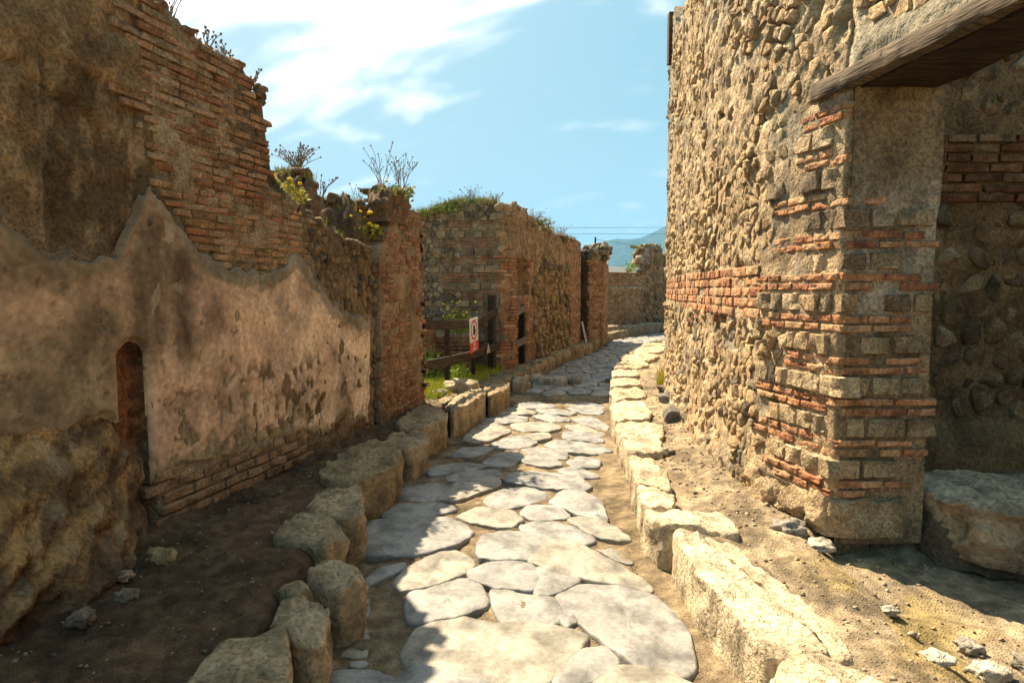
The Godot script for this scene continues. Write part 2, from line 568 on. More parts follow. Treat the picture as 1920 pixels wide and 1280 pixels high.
# brick variants: an eroded front with rounded edges, open at the back
func brick_set(n: int, L: float, T: float, D: float, cols: Array, wear: float, nx := 6, ny := 4) -> Array:
	var out := []
	for k in n:
		var m := MB.new()
		var col: Color = cols[k % cols.size()]
		var seed_ := Vector3(rr(0, 90), rr(0, 90), rr(0, 90))
		var p := PackedVector3Array()
		var c := PackedColorArray()
		var chip := Vector2([-1, 1][k % 2], rr(-1, 1))
		var nu := nx + 3
		for j in ny + 3:
			for i in nu:
				var u := clampf(float(i - 1) / nx, 0, 1) - 0.5
				var w := clampf(float(j - 1) / ny, 0, 1) - 0.5
				var bev := 0.0
				if i == 1 or i == nu - 2 or j == 1 or j == ny + 1:
					bev = 0.003
				if i == 2 or i == nu - 3:
					u = signf(u) * (0.5 - 0.005 / L)
				if (j == 2 or j == ny) and ny > 2:
					w = signf(w) * (0.5 - 0.005 / T)
				var rim := i == 0 or j == 0 or i == nu - 1 or j == ny + 2
				var q := Vector3(u * L, w * T, 0)
				q.z = D * 0.5 - (D * 0.9 if rim else 0.0)
				if not rim:
					q.z += wear * (0.9 * sn(seed_ + q * 14.0, 1.0) + 0.5 * sn(seed_ + q * 40.0, 1.0))
					q.z -= bev
					q.z -= wear * 2.0 * sm(0.5, 0.1, Vector2(u * 1.4, w).distance_to(chip * 0.55))
				q += Vector3(sn(seed_ + q * 20.0, 1.0), sn(seed_ + q * 17.0 + Vector3.ONE * 5, 1.0), 0) * wear * Vector3(1, 0.4, 0)
				p.append(q)
				c.append(sh(col, 1.0 + 0.28 * sn(seed_ + q * 11.0, 1.0)))
		m.grid(p, c, nu)
		out.append([m, m.build()])
	return out

# courses of bricks laid in running bond
func courses(f: Face, s0: float, s1: float, h0: float, h1: float, pitch: float, L: float, sets: Array, ok: Callable, off: Callable, into: Array, joint := 0.012, base_l := 0.24, base_t := 0.04) -> void:
	var h := h0
	while h < h1 - pitch * 0.5:
		var s := s0 - rr(0, L)
		while s < s1:
			var l := L * rr(0.6, 1.2)
			var mid := s + l * 0.5
			if mid > s0 and mid < s1 and ok.call(mid, h + pitch * 0.5):
				var t := f.frame(mid, h + pitch * 0.5 + rr(-0.004, 0.004), off.call(mid, h))
				var th := (pitch - joint) * rr(0.88, 1.06)
				t.basis = t.basis * Basis(Vector3.BACK, rr(-0.012, 0.012)) * Basis.from_scale(Vector3((l - joint) / base_l, th / base_t, 1.0))
				var kind: Array = sets[rng.randi() % sets.size()]
				into.append([null, l * pitch, t.origin, kind[0], t, kind[1]])
			s += l
		h += pitch

# a stone standing on the ground from a plan outline in (x, d): worn edges, uneven top
func slab(raw: Array, y0: float, y1: float, round_: float, dome: float, lump: float, col: Color, seg := 0.035, flare := 0.0, side_rows := 3, cut := 0.13) -> MB:
	var poly := PackedVector2Array()
	for k in range(0, raw.size(), 2):
		poly.append(Vector2(raw[k], raw[k + 1]))
	if Geometry2D.is_polygon_clockwise(poly):
		poly.reverse()
	poly = chaikin(poly, cut)
	var per := 0.0
	for k in poly.size():
		per += poly[k].distance_to(poly[(k + 1) % poly.size()])
	var n := clampi(int(per / seg), 10, 96)
	var q := PackedVector2Array()
	var k := 0
	var acc := 0.0
	for i in n:
		var want := per * i / n
		while acc + poly[k].distance_to(poly[(k + 1) % poly.size()]) < want:
			acc += poly[k].distance_to(poly[(k + 1) % poly.size()])
			k += 1
		q.append(poly[k].lerp(poly[(k + 1) % poly.size()], (want - acc) / maxf(poly[k].distance_to(poly[(k + 1) % poly.size()]), 1e-5)))
	var ctr := Vector2.ZERO
	for a in q:
		ctr += a
	ctr /= n
	var reach := 0.0
	for a in q:
		reach += a.distance_to(ctr) / n
	var m := MB.new()
	var p := PackedVector3Array()
	var c := PackedColorArray()
	var rd := minf(round_, reach * 0.4)
	var levels := []
	for j in side_rows:
		levels.append([0.0, lerpf(y0, y1 - rd, float(j) / maxf(side_rows - 1, 1))])
	for w in [0.5, 1.0]:
		levels.append([rd * (1.0 - cos(w * PI / 2)), y1 - rd + rd * sin(w * PI / 2)])
	var tops := clampi(int((reach - rd) / (seg * 1.3)), 2, 12)
	for j in range(1, tops):
		levels.append([lerpf(rd, reach, float(j) / tops), y1])
	var total := y1 - y0
	for lv in levels:
		for a in q:
			var r := a.distance_to(ctr)
			var sc := maxf(0.02, 1.0 - lv[0] / reach)
			var b: Vector2 = ctr + (a - ctr) * (sc + flare * (y1 - lv[1]) / maxf(total, 0.01) / maxf(r, 0.05) * reach)
			var y: float = lv[1]
			var up := (y - y0) / maxf(total, 0.001)
			y += dome * (1.0 - pow(sc, 2.0)) if lv[1] > y1 - rd * 1.01 else 0.0
			var w := Vector3(b.x, y, -b.y)
			var d1 := lump * (fb(w, 4.5) * 1.0 + fb(w, 13.0) * 0.45 + sn(w, 9.0) * 0.3)
			y += d1 * sm(0.2, 1.0, up)
			var side: Vector2 = (b - ctr).normalized() * lump * (fb(w + Vector3(9, 4, 2), 5.0) * 1.2 + fb(w, 15.0) * 0.4) * (1.0 - sm(0.75, 1.0, 1.0 - sc))
			w = Vector3(b.x + side.x, y, -(b.y + side.y))
			p.append(w)
			c.append(sh(col, 1.0 + 0.28 * fb(w, 2.2)))
	m.grid(p, c, n, true)
	var top_c := Vector3(ctr.x, y1 + dome, -ctr.y)
	top_c.y += lump * (fb(top_c, 4.5) * 1.1 + sn(top_c, 9.0) * 0.35)
	m.fan(n * (levels.size() - 1), n, top_c, col)
	return m

# a loose boulder
func boulder(at: Vector3, size: Vector3, col: Color, lump: float, n := 14) -> MB:
	var p := PackedVector3Array()
	var c := PackedColorArray()
	var sd := Vector3(rr(0, 50), rr(0, 50), rr(0, 50))
	var rows := n / 2
	for j in rows + 1:
		var la := lerpf(-PI / 2 + 0.02, PI / 2 - 0.02, float(j) / rows)
		for i in n:
			var lo := TAU * i / n
			var d := Vector3(cos(la) * cos(lo), sin(la), -cos(la) * sin(lo))
			var r := 1.0 + lump * (1.2 * sn(sd + d * 1.1, 1.0) + 0.35 * fb(sd + d * 1.6, 1.0))
			d = Vector3(signf(d.x) * pow(absf(d.x), 0.8), signf(d.y) * pow(absf(d.y), 0.75), signf(d.z) * pow(absf(d.z), 0.8))
			p.append(at + d * size * 0.5 * r)
			c.append(sh(col, 1.0 + 0.35 * fb(sd + d * 3.0, 1.0)))
	var m := MB.new()
	m.grid(p, c, n, true)
	return m

# a ground sheet between two lines given as functions of depth
func sheet(d_list: PackedFloat32Array, nu: int, left: Callable, right: Callable, high: Callable, col: Callable, skew := 1.0) -> MB:
	var p := PackedVector3Array()
	var c := PackedColorArray()
	for d in d_list:
		var a: float = left.call(d)
		var b: float = right.call(d)
		for i in nu:
			var u := float(i) / (nu - 1)
			var x := lerpf(a, b, pow(u, skew))
			var w := Vector3(x, 0, -d)
			w.y = high.call(x, d, u)
			p.append(w)
			c.append(col.call(w, u))
	var m := MB.new()
	m.grid(p, c, nu)
	return m

func depths(a: float, b: float, near: float, grow: float) -> PackedFloat32Array:
	var o := PackedFloat32Array()
	var d := a
	while d < b:
		o.append(d)
		d += maxf(near, grow * maxf(d, 0.0))
	o.append(b)
	return o


# ---------- the scene ----------
const TUFF := Color(0.57, 0.39, 0.21)
const TUFF2 := Color(0.53, 0.365, 0.20)
const GREY := Color(0.33, 0.265, 0.185)
const LAVA := Color(0.165, 0.13, 0.095)
const MORTAR := Color(0.53, 0.385, 0.23)

var right_face: Face
var left_face: Face

func _ready() -> void:
	var cam := Camera3D.new()
	cam.name = "camera"
	cam.position = Vector3(0, 1.7, 0)
	cam.rotation_degrees = Vector3(-4.346, 0, 0)
	cam.fov = 54.225
	cam.near = 0.05
	cam.far = 20000.0
	add_child(cam)
	var sun := DirectionalLight3D.new()
	sun.name = "sun"
	sun.light_color = Color(1.0, 0.92, 0.79)
	sun.light_energy = 1.35
	sun.light_angular_distance = 0.5
	sun.shadow_enabled = true
	var down := 51.5
	var az := Vector2(0.602, 0.798)
	var ray := Vector3(az.x * cos(deg_to_rad(down)), -sin(deg_to_rad(down)), az.y * cos(deg_to_rad(down)))
	sun.look_at_from_position(Vector3.ZERO, ray, Vector3.UP)
	add_child(sun)
	var env := Environment.new()
	env.background_mode = Environment.BG_SKY
	env.sky = Sky.new()
	env.sky.sky_material = sky(-ray)
	env.tonemap_mode = Environment.TONE_MAPPER_LINEAR
	env.tonemap_exposure = 3.85
	env.sdfgi_enabled = true
	env.ssao_enabled = true
	env.ssil_enabled = true
	env.fog_enabled = true
	env.fog_density = 0.00007
	env.fog_light_color = Color(0.38, 0.68, 0.90)
	var we := WorldEnvironment.new()
	we.name = "world"
	we.environment = env
	add_child(we)
	rng.seed = 4711
	nz.seed = 21
	nz.frequency = 1.0
	nz.fractal_octaves = 4
	ns.seed = 5
	ns.frequency = 1.0
	ns.fractal_type = FastNoiseLite.FRACTAL_NONE
	ns.noise_type = FastNoiseLite.TYPE_SIMPLEX_SMOOTH
	materials()
	right_face = Face.new([8, 23, 5, 18, 3.6, 14.5, 2.85, 12.2, 2.57, 11.0, 2.15, 8.9, 1.90, 7.0, 1.77, 5.6, 1.74, 4.8, 1.80, 4.36, 1.91, 3.85], true)
	left_face = Face.new([-3.66, -2.5, -1.457, 6.95])
	var t0 := Time.get_ticks_msec()
	grounds()
	distance()
	print("ground ", Time.get_ticks_msec() - t0)
	left_wall()
	left_pier()
	print("left ", Time.get_ticks_msec() - t0)
	lot_walls()
	street_wall()
	far_walls()
	print("far ", Time.get_ticks_msec() - t0)
	right_wall()
	doorway_room()
	print("right ", Time.get_ticks_msec() - t0)
	paving()
	kerbs()
	fence()
	loose_stones()
	plants()
	print("all ", Time.get_ticks_msec() - t0)

func sky(sun_to: Vector3) -> PanoramaSkyMaterial:
	var w := 1536
	var h := 768
	var im := Image.create(w, h, false, Image.FORMAT_RGBF)
	var fn := FastNoiseLite.new()
	fn.seed = 33
	fn.frequency = 1.0
	fn.fractal_octaves = 5
	fn.fractal_gain = 0.55
	var wn := FastNoiseLite.new()
	wn.seed = 9
	wn.frequency = 1.0
	wn.fractal_octaves = 2
	for y in h:
		var el := (0.5 - (y + 0.5) / h) * PI
		if el < -0.02:
			continue
		var sy := maxf(sin(el), 0.0)
		var grad := pow(1.0 - sy, 3.2)
		var base := Color(0.053, 0.142, 0.19).lerp(Color(0.215, 0.262, 0.262), grad)
		for x in w:
			var a := (x + 0.5) / w * TAU
			var d := Vector3(sin(a) * cos(el), sin(el), -cos(a) * cos(el))
			var c := base
			var toward := d.dot(sun_to)
			var glow := pow(maxf(toward, 0.0), 4.0)
			c = c.lerp(Color(0.31, 0.335, 0.335), clampf(glow * 0.95 - 0.08, 0, 0.85))
			# cirrus on a high layer, combed along one wind
			var k := 1.0 / (sy + 0.16)
			var q := Vector2(d.x, d.z) * k
			q = q.rotated(-0.5)
			var warp := wn.get_noise_2d(q.x * 0.7, q.y * 0.7) * 0.9
			var n := fn.get_noise_2d(q.x * 0.55 + warp, q.y * 2.3 + warp * 0.8) * 0.9 + fn.get_noise_2d(q.x * 2.0 + 40.0, q.y * 8.5 + warp * 2.0) * 0.38
			var cover := smoothstep(-0.06, 0.85, n + 0.72 * smoothstep(0.66, 0.86, toward) - 0.19)
			c = c.lerp(Color(0.36, 0.355, 0.345) * (1.0 + 0.8 * glow), cover * 0.92)
			im.set_pixel(x, y, c)
	# under the horizon: the pale land, which nobody sees
	for y in range(h / 2, h):
		for x in w:
			im.set_pixel(x, y, Color(0.30, 0.26, 0.20))
	var m := PanoramaSkyMaterial.new()
	m.panorama = ImageTexture.create_from_image(im)
	return m

# ---------- ground ----------
func kerb_left(d: float) -> float:
	return pl([-3, -0.95, 2.8, -0.93, 3.5, -0.95, 4.2, -1.05, 5.08, -1.12, 5.9, -0.98, 6.45, -0.88, 7.8, -0.66, 10.8, 0.0, 12.1, 0.33, 15.36, 1.15, 18.46, 2.3, 22.4, 3.25, 27.0, 6.2], d)

func kerb_right(d: float) -> float:
	return pl([-3, 0.98, 2.86, 0.98, 3.5, 0.96, 4.3, 0.99, 5.4, 1.02, 6.45, 1.06, 9.0, 1.32, 12.0, 1.82, 14.56, 2.4, 16, 2.85, 18.4, 3.65, 24, 6.2, 27, 8.0], d)

func walk_left_inner(d: float) -> float:
	return pl([-3, -3.8, 6.9, -1.7, 8.5, -1.35, 8.7, -1.6, 12, -0.6, 12.2, -0.3, 18.4, 1.6, 22, 2.4, 30, 6.5], d)

func wall_right_x(d: float) -> float:
	return pl([4.4, 1.79, 4.8, 1.74, 5.6, 1.77, 7, 1.9, 8.9, 2.15, 11, 2.57, 12.2, 2.85, 14.5, 3.6, 18, 5.0, 23, 8.0, 27, 11], d)

func right_ground(x: float, d: float) -> float:
	var w := Vector3(x, 0, d)
	var y := 0.235 + 0.05 * fb(w, 1.3) + 0.016 * fb(w, 7.0) - 0.13 * sm(1.60, 1.98, x + 0.05 * sn(w, 2.0)) * sm(4.15, 3.85, d)
	return y + 0.04 * sm(0.5, 0.0, wall_right_x(d) - x) * sm(4.0, 4.6, d)

func left_ground(x: float, d: float) -> float:
	var w := Vector3(x, 0, d)
	var a := walk_left_inner(d)
	return 0.265 + 0.065 * fb(w, 1.4) + 0.03 * fb(w, 8.0) + 0.06 * sm(0.35, 0.0, (x - a) / (kerb_left(d) - 0.02 - a))

func grounds() -> void:
	var land := PlaneMesh.new()
	land.size = Vector2(30000, 30000)
	var gm := StandardMaterial3D.new()
	gm.resource_name = "dry_land"
	gm.albedo_color = Color(0.30, 0.28, 0.18).linear_to_srgb()
	gm.roughness = 1.0
	struct("ground", land, gm).position.y = -0.35
	var bed := Color(0.36, 0.27, 0.165)
	var m := sheet(depths(-3.0, 30.0, 0.035, 0.009), 80,
		func(d): return kerb_left(d) - 0.4,
		func(d): return kerb_right(d) + 0.4,
		func(x, d, u):
			var w := Vector3(x, 0, d)
			return -0.008 + 0.035 * fb(w, 1.9) + 0.012 * fb(w, 8.0) + 0.02 * (sm(0.25, 0.1, u) + sm(0.75, 0.9, u)),
		func(w, u): return sh(bed, 1.0 + 0.5 * fb(w, 1.1) + 0.25 * fb(w, 9.0)))
	struct("road", m.build(), M.earth)
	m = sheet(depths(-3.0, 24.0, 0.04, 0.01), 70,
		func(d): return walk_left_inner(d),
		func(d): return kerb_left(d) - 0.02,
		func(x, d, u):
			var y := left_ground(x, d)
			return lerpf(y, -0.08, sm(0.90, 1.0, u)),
		func(w, u): return sh(Color(0.19, 0.117, 0.066).lerp(Color(0.46, 0.36, 0.22), sm(8.3, 8.7, -w.z)), 1.0 + 0.5 * fb(w, 1.3) + 0.3 * fb(w, 8.0)))  # wall shade put into the earth colour, sunlit tone from the lot on
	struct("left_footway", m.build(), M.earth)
	m = sheet(depths(-3.0, 24.0, 0.04, 0.01), 150,
		func(d): return kerb_right(d) + 0.02,
		func(d): return maxf(6.5, wall_right_x(d) + 0.35),
		func(x, d, u):
			var y := right_ground(x, d)
			return lerpf(-0.08, y, sm(0.0, 0.12, x - kerb_right(d) - 0.02)),
		func(w, u):
			var moss := sm(0.05, 0.3, sn(w, 1.7)) * sm(0.55, 0.1, absf(w.x - 1.9 - 0.1 * sn(w, 3.0))) * sm(4.2, 3.2, -w.z)
			return sh(Color(0.50, 0.385, 0.245).lerp(Color(0.42, 0.31, 0.10), moss * 0.7), 1.0 + 0.45 * fb(w, 1.2) + 0.3 * fb(w, 7.0)), 1.6)
	struct("right_footway", m.build(), M.earth)
	m = sheet(depths(8.3, 12.6, 0.06, 0.006), 50,
		func(_d): return -4.5,
		func(d): return walk_left_inner(d) + 0.15,
		func(x, d, _u):
			var w := Vector3(x, 0, d)
			return 0.27 + 0.09 * fb(w, 0.9) + 0.02 * fb(w, 6.0) + 0.06 * sm(-1.2, -2.5, x),
		func(w, _u): return sh(Color(0.30, 0.25, 0.10), 1.0 + 0.4 * fb(w, 1.5)))
	struct("lot_ground", m.build(), M.earth)

func distance() -> void:
	# the blue ridge beyond the town, seven kilometres off
	var p := PackedVector3Array()
	var c := PackedColorArray()
	var nu := 120
	for j in 14:
		for i in nu:
			var x := -5200.0 + 15000.0 * i / (nu - 1)
			var u := float(j) / 13
			var crest := pl([-5200, 120, -1500, 160, -200, 250, 600, 420, 930, 515, 1110, 550, 1250, 525, 1420, 590, 1640, 690, 1900, 800, 2600, 900, 4200, 760, 9800, 500], x)
			crest += 25.0 * fb(Vector3(x, 0, 0), 0.004)
			var ridge := absf(sn(Vector3(x, 40.0 * j, 0), 0.004))
			p.append(Vector3(x, crest * pow(u, 1.25) * (1.0 - 0.16 * ridge * (1.0 - u)) - 2.0, -5200.0 - 1800.0 * u - 250.0 * ridge))
			c.append(sh(Color(0.07, 0.10, 0.06), 1.0 + 0.4 * fb(Vector3(x, j * 60.0, 3), 0.01)))
	var m := MB.new()
	m.grid(p, c, nu)
	struct("mountain", m.build(), M.far_rock)
	var wires := [[[-30.0, 7.6, 58.0], [5.4, 7.3, 60.0], [60.0, 7.7, 62.0]], [[-30.0, 7.0, 59.0], [5.4, 6.75, 60.0], [60.0, 6.9, 61.0]], [[7.6, 6.25, 60.0], [12.0, 5.6, 60.0], [60.0, 4.2, 61.0]]]
	var says := ["upper thin power line crossing the sky before the mountain", "lower faint power line running just below the upper one", "sagging cable that runs down in front of the mountain slope"]
	for k in 3:
		var path := PackedVector3Array()
		for i in 25:
			var t := i / 24.0
			var a := Vector3(wires[k][0][0], wires[k][0][1], -wires[k][0][2])
			var b := Vector3(wires[k][1][0], wires[k][1][1], -wires[k][1][2])
			var d := Vector3(wires[k][2][0], wires[k][2][1], -wires[k][2][2])
			path.append(a.lerp(b, t * 2.0) if t < 0.5 else b.lerp(d, t * 2.0 - 1.0))
		var wm := MB.new()
		wm.tube(path, 0.017, 0.017, Color(0.10, 0.12, 0.14))
		tag(whole("power_line", wm.build(), M.painted), says[k], "power line")
	var pm := MB.new()
	pm.tube(PackedVector3Array([Vector3(3.6, 0, -29.0), Vector3(3.6, 2.6, -29.0), Vector3(3.6, 4.0, -29.0)]), 0.05, 0.045, Color(0.10, 0.08, 0.06), 6)
	tag(whole("post", pm.build(), M.wood), "thin dark post standing up behind the far brick pier", "post")

# ---------- the wall on the left ----------
func plaster_top(d: float) -> float:
	return pl([1.0, 1.98, 2.6, 2.0, 3.07, 2.02, 3.21, 1.94, 3.34, 1.86, 3.6, 1.87, 3.75, 1.92, 3.88, 2.15, 4.0, 2.33, 4.13, 2.2, 4.3, 2.02, 4.62, 1.87, 5.12, 1.84, 5.35, 1.9, 5.48, 2.0, 5.62, 1.98, 5.9, 1.74, 6.1, 1.58, 6.35, 1.5, 6.84, 1.40, 6.95, 1.3], d)

func plaster_low(d: float) -> float:
	if d < 3.93:
		return pl([1.0, 1.15, 2.6, 1.1, 3.07, 1.02, 3.34, 0.98, 3.6, 1.04, 3.7, 0.99, 3.92, 0.97], d)
	return pl([3.93, 0.56, 4.2, 0.60, 4.5, 0.55, 4.92, 0.5, 5.3, 0.53, 5.6, 0.5, 6.0, 0.38, 6.2, 0.50, 6.45, 0.36, 6.6, 0.42, 6.84, 0.27], d)

func niche(d: float, h: float) -> float:     # above zero inside the arched slot
	var cx := 3.815
	var r := 0.118
	var a := r - absf(d - cx) if h < 1.31 else r - Vector2(d - cx, h - 1.31).length()
	return minf(a, (h - 0.78) * 0.4)

func left_top(d: float) -> float:
	var t := pl([-2.5, 3.5, 3.9, 3.5, 4.08, 3.43, 4.3, 3.37, 4.51, 3.33, 4.89, 3.31, 5.1, 3.22, 5.28, 3.1, 5.33, 2.85, 5.37, 2.5, 5.5, 2.42, 5.73, 2.34, 6.0, 2.3, 6.32, 2.2, 6.7, 2.12, 6.95, 2.1], d)
	return t + 0.035 * fb(Vector3(d, 3.3, 0), 4.0) + 0.02 * sn(Vector3(d * 14.0, 0, 0), 1.0)

func left_wall() -> void:
	var f := left_face
	var k := 1.02686
	var wall := thing("ruined_wall", "tall ruined brick wall with peeling pinkish plaster and broken stepped end", "wall", f.P(f.length * 0.6, 0.0))
	var ss := steps(0, 4.4 * k, 0.12)
	ss.append_array(steps(4.45 * k, f.length, 0.022))
	var body := shell(f, ss, 130, 0.5,
		func(_s): return 0.1,
		func(s): return left_top(s / k - 2.5),
		func(s, h):
			var d: float = s / k - 2.5
			var w := Vector3(d, h, 0)
			var o := 0.018 * fb(w, 5.0) + 0.02 * fb(w, 1.4)
			if d > 5.62:      # rubble core laid bare
				o += 0.004 + 0.03 * fb(w, 7.0)
			if h > 2.5 and d > 4.6:
				o -= 0.10 * sm(5.0, 5.25, d + 0.25 * (h - 2.9) + 0.12 * fb(w, 5.0))
			if d < 3.95:
				# the eroded tuff footing swells towards the ground
				var bul := sm(3.95, 3.0, d + 0.1 * sn(w, 2.0))
				var lowh := plaster_low(minf(d, 3.9))
				var t := clampf((lowh + 0.04 - h) / 0.75, 0.0, 1.0)
				var strata := fb(Vector3(d * 1.4 + h * 0.8, h * 4.5 - d * 2.0, 0), 1.0)
				var crease := 1.0 - minf(1.0, absf(fb(Vector3(d * 1.5 + 0.15 * fb(w, 3.0), h * 3.4 - d * 1.6, 2), 1.2)) * 6.0)
				o -= t * bul * 0.07 * crease * crease
				o += bul * (0.42 * t * (1.2 - 0.2 * t)) + t * (0.10 * strata + 0.06 * fb(w, 4.0) + 0.03 * fb(w, 11.0)) * sm(0.0, 0.15, t) - 0.03 * sm(0.0, 0.1, t) * sm(0.35, 0.1, t)
				if d > 3.85:
					o -= 0.12 * sm(3.86, 3.93, d) * sm(0.95, 0.7, h)
				if h > 1.9:    # rough concrete blocks with joints above
					o += 0.03 * fb(w, 2.6) + 0.02 * sm(0.05, 0.25, sn(w * Vector3(1, 0.7, 1), 2.2))
					o -= 0.022 * sm(3.32, 3.35, d + 0.02 * fb(w, 7.0)) * sm(2.9, 2.86, h + 0.12 * (d - 3.33))
					o -= 0.03 * sm(0.025, 0.0, absf(h - 2.72 + 0.32 * (d - 3.3) + 0.02 * sn(w, 6.0))) * sm(3.8, 3.7, d)
			var nb := niche(d, h)
			if nb > -0.02:
				o = lerpf(o, -0.085 + 0.025 * fb(w, 12.0), sm(-0.012, 0.02, nb + 0.008 * sn(w, 16.0)))
			return o,
		func(s, h, _w):
			var d: float = s / k - 2.5
			var w := Vector3(d, h, 0)
			var c := Color(0.37, 0.275, 0.17)
			if d < 4.05 and h > 1.7:
				c = Color(0.33, 0.205, 0.10)
				var edge := 0.02 * fb(w, 7.0)
				var dark := sm(3.31, 3.345, d + edge) * sm(2.9, 2.86, h + 0.12 * (d - 3.33) + edge) * (0.8 + 0.35 * fb(w, 3.0))
				c = c.lerp(Color(0.17, 0.11, 0.06), sm(0.02, 0.2, fb(w, 1.8)) * 0.6)
				c = c.lerp(Color(0.45, 0.33, 0.19), sm(0.035, 0.0, absf(d - 3.335 + edge)) * sm(2.95, 2.8, h) * 0.8)
				c = c.lerp(Color(0.105, 0.068, 0.035), dark * 0.85)
				c = c.lerp(Color(0.42, 0.29, 0.165), sm(0.12, 0.35, fb(w * Vector3(2.2, 0.6, 1), 3.0)) * 0.6)
			elif d < 3.95 and h < 1.1:
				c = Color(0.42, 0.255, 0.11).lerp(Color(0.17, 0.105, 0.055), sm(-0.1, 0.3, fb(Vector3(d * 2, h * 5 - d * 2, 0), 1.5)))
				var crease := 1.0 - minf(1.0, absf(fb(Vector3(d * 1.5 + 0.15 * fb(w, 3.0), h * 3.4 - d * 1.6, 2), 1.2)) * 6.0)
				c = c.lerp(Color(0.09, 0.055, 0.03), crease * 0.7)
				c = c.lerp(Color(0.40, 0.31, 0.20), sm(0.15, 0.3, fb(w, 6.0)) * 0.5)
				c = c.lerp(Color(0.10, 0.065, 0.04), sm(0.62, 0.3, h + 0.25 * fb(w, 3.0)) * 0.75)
			elif d > 5.62:
				c = Color(0.24, 0.165, 0.095)
			elif h > 2.5 and d > 4.8:
				c = Color(0.22, 0.15, 0.09)
			var near_edge: float = h - plaster_top(d)
			c = c.lerp(Color(0.30, 0.245, 0.17) if d > 4.2 else Color(0.24, 0.175, 0.11), sm(0.16, 0.0, near_edge + 0.08 * fb(w, 5.0)) * sm(-0.3, -0.1, near_edge) * 0.75)
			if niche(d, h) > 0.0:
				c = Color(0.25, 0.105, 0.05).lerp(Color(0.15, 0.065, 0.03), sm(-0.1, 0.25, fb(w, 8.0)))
			return sh(c, 1.0 + 0.45 * fb(w, 5.0) + 0.2 * fb(w, 15.0)))
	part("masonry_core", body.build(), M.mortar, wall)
	# plaster: a proud skin with torn edges, a grey repair collar along the upper one
	var nu := 430
	var nr := 220
	var p := PackedVector3Array()
	var c := PackedColorArray()
	var keep := PackedByteArray()
	for j in nr + 1:
		var h := lerpf(0.22, 2.42, float(j) / nr)
		for i in nu + 1:
			var u := float(i) / nu
			var d := 1.0 + 5.9 * u if u < 0.15 else lerpf(1.885, 6.9, (u - 0.15) / 0.85)
			var w := Vector3(d, h, 0)
			var torn := 0.03 * fb(w, 7.0) + 0.012 * fb(w, 20.0)
			var up := plaster_top(d) - h + 0.025 * sn(w, 7.0) + 0.03 * fb(w, 9.0)
			var low := h - plaster_low(d) + torn * (1.6 if d > 3.93 else 1.0)
			var side := 6.86 - d + 0.02 * sn(w, 6.0) - 0.05 * sm(1.0, 0.3, h)
			var in_ := minf(minf(up, low), side)
			in_ = minf(in_, -niche(d, h) + 0.004 * sn(w, 20.0))
			var right := sm(3.915, 3.935, d)
			var o := lerpf(-0.012, lerpf(0.012, lerpf(0.010, 0.02, sm(4.1, 4.6, d)), right), sm(-0.004, 0.014, in_))
			o += 0.006 * fb(w, 2.2) + 0.003 * fb(w, 9.0)
			var q := fb(w + Vector3(11, 5, 0), 1.1)
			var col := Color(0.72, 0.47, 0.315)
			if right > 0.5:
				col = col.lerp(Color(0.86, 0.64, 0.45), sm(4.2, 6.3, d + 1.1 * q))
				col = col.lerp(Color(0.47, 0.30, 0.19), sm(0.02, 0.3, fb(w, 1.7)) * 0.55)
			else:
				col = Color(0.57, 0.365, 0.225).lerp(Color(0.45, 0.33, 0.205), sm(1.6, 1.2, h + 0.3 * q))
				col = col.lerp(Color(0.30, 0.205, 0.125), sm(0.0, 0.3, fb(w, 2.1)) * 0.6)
			# dark run-off streaks under the peak
			for st in [[3.98, 0.12, 1.3, 2.15], [4.24, 0.10, 1.25, 1.95], [3.86, 0.07, 1.45, 1.95], [4.1, 0.22, 1.7, 2.2]]:
				var x: float = absf(d - st[0] - 0.05 * sn(w, 2.0)) / st[1]
				var run := sm(1.6, 0.2, x) * sm(st[2] - 0.15, st[2] + 0.15, h) * sm(st[3] + 0.15, st[3] - 0.1, h)
				col = col.lerp(Color(0.17, 0.115, 0.07), run * (0.8 + 0.35 * fb(w * Vector3(3, 0.6, 1), 4.0)))
			# blistered, pocked band lower down
			var zone := sm(0.45, 0.6, h) * sm(1.35, 1.0, h) * sm(4.3, 4.8, d) * sm(6.2, 5.7, d)
			var pk := fb(w * Vector3(1.0, 0.55, 1), 9.0) + 0.55 * fb(w, 2.5)
			var spots := sm(0.22, 0.34, pk + 0.12 * zone) * zone
			spots = maxf(spots, sm(0.42, 0.5, fb(w * Vector3(1.0, 0.7, 1.0), 12.0)) * 0.7)
			var peel := sm(0.10, 0.16, fb(w + Vector3(3, 9, 1), 2.6) - 0.30 + 0.32 * sm(0.95, 0.55, h) * right)
			col = col.lerp(Color(0.36, 0.285, 0.19), peel * 0.8)
			col = col.lerp(Color(0.13, 0.085, 0.05), spots * 0.85)
			o -= 0.010 * peel + 0.007 * spots
			# scaling and scratches with hard edges
			var flake := sm(0.20, 0.215, fb(w * Vector3(1, 0.8, 1) + Vector3(2, 7, 4), 5.0) + 0.16 * fb(w, 1.3))
			col = col.lerp(col * 0.78, flake * 0.8)
			o -= 0.004 * flake
			var light := sm(0.25, 0.27, fb(w * Vector3(1.6, 0.7, 1) + Vector3(5, 2, 8), 3.5))
			col = col.lerp(Color(0.74, 0.57, 0.42), light * 0.35 * right)
			# hairline cracks
			var crack := sm(0.016, 0.003, absf(sn(w + Vector3(0.3 * q, 0.2 * fb(w, 3.0), 0), 1.7))) * sm(0.0, 0.2, sn(w, 0.8) + 0.15)
			col = col.lerp(Color(0.16, 0.10, 0.06), crack * 0.6)
			o -= 0.004 * crack
			# grey collar
			var collar := sm(0.15, lerpf(0.06, 0.11, sm(4.2, 4.6, d)), up + 0.03 * fb(w, 6.0)) * sm(3.0, 3.1, d + 0.5)
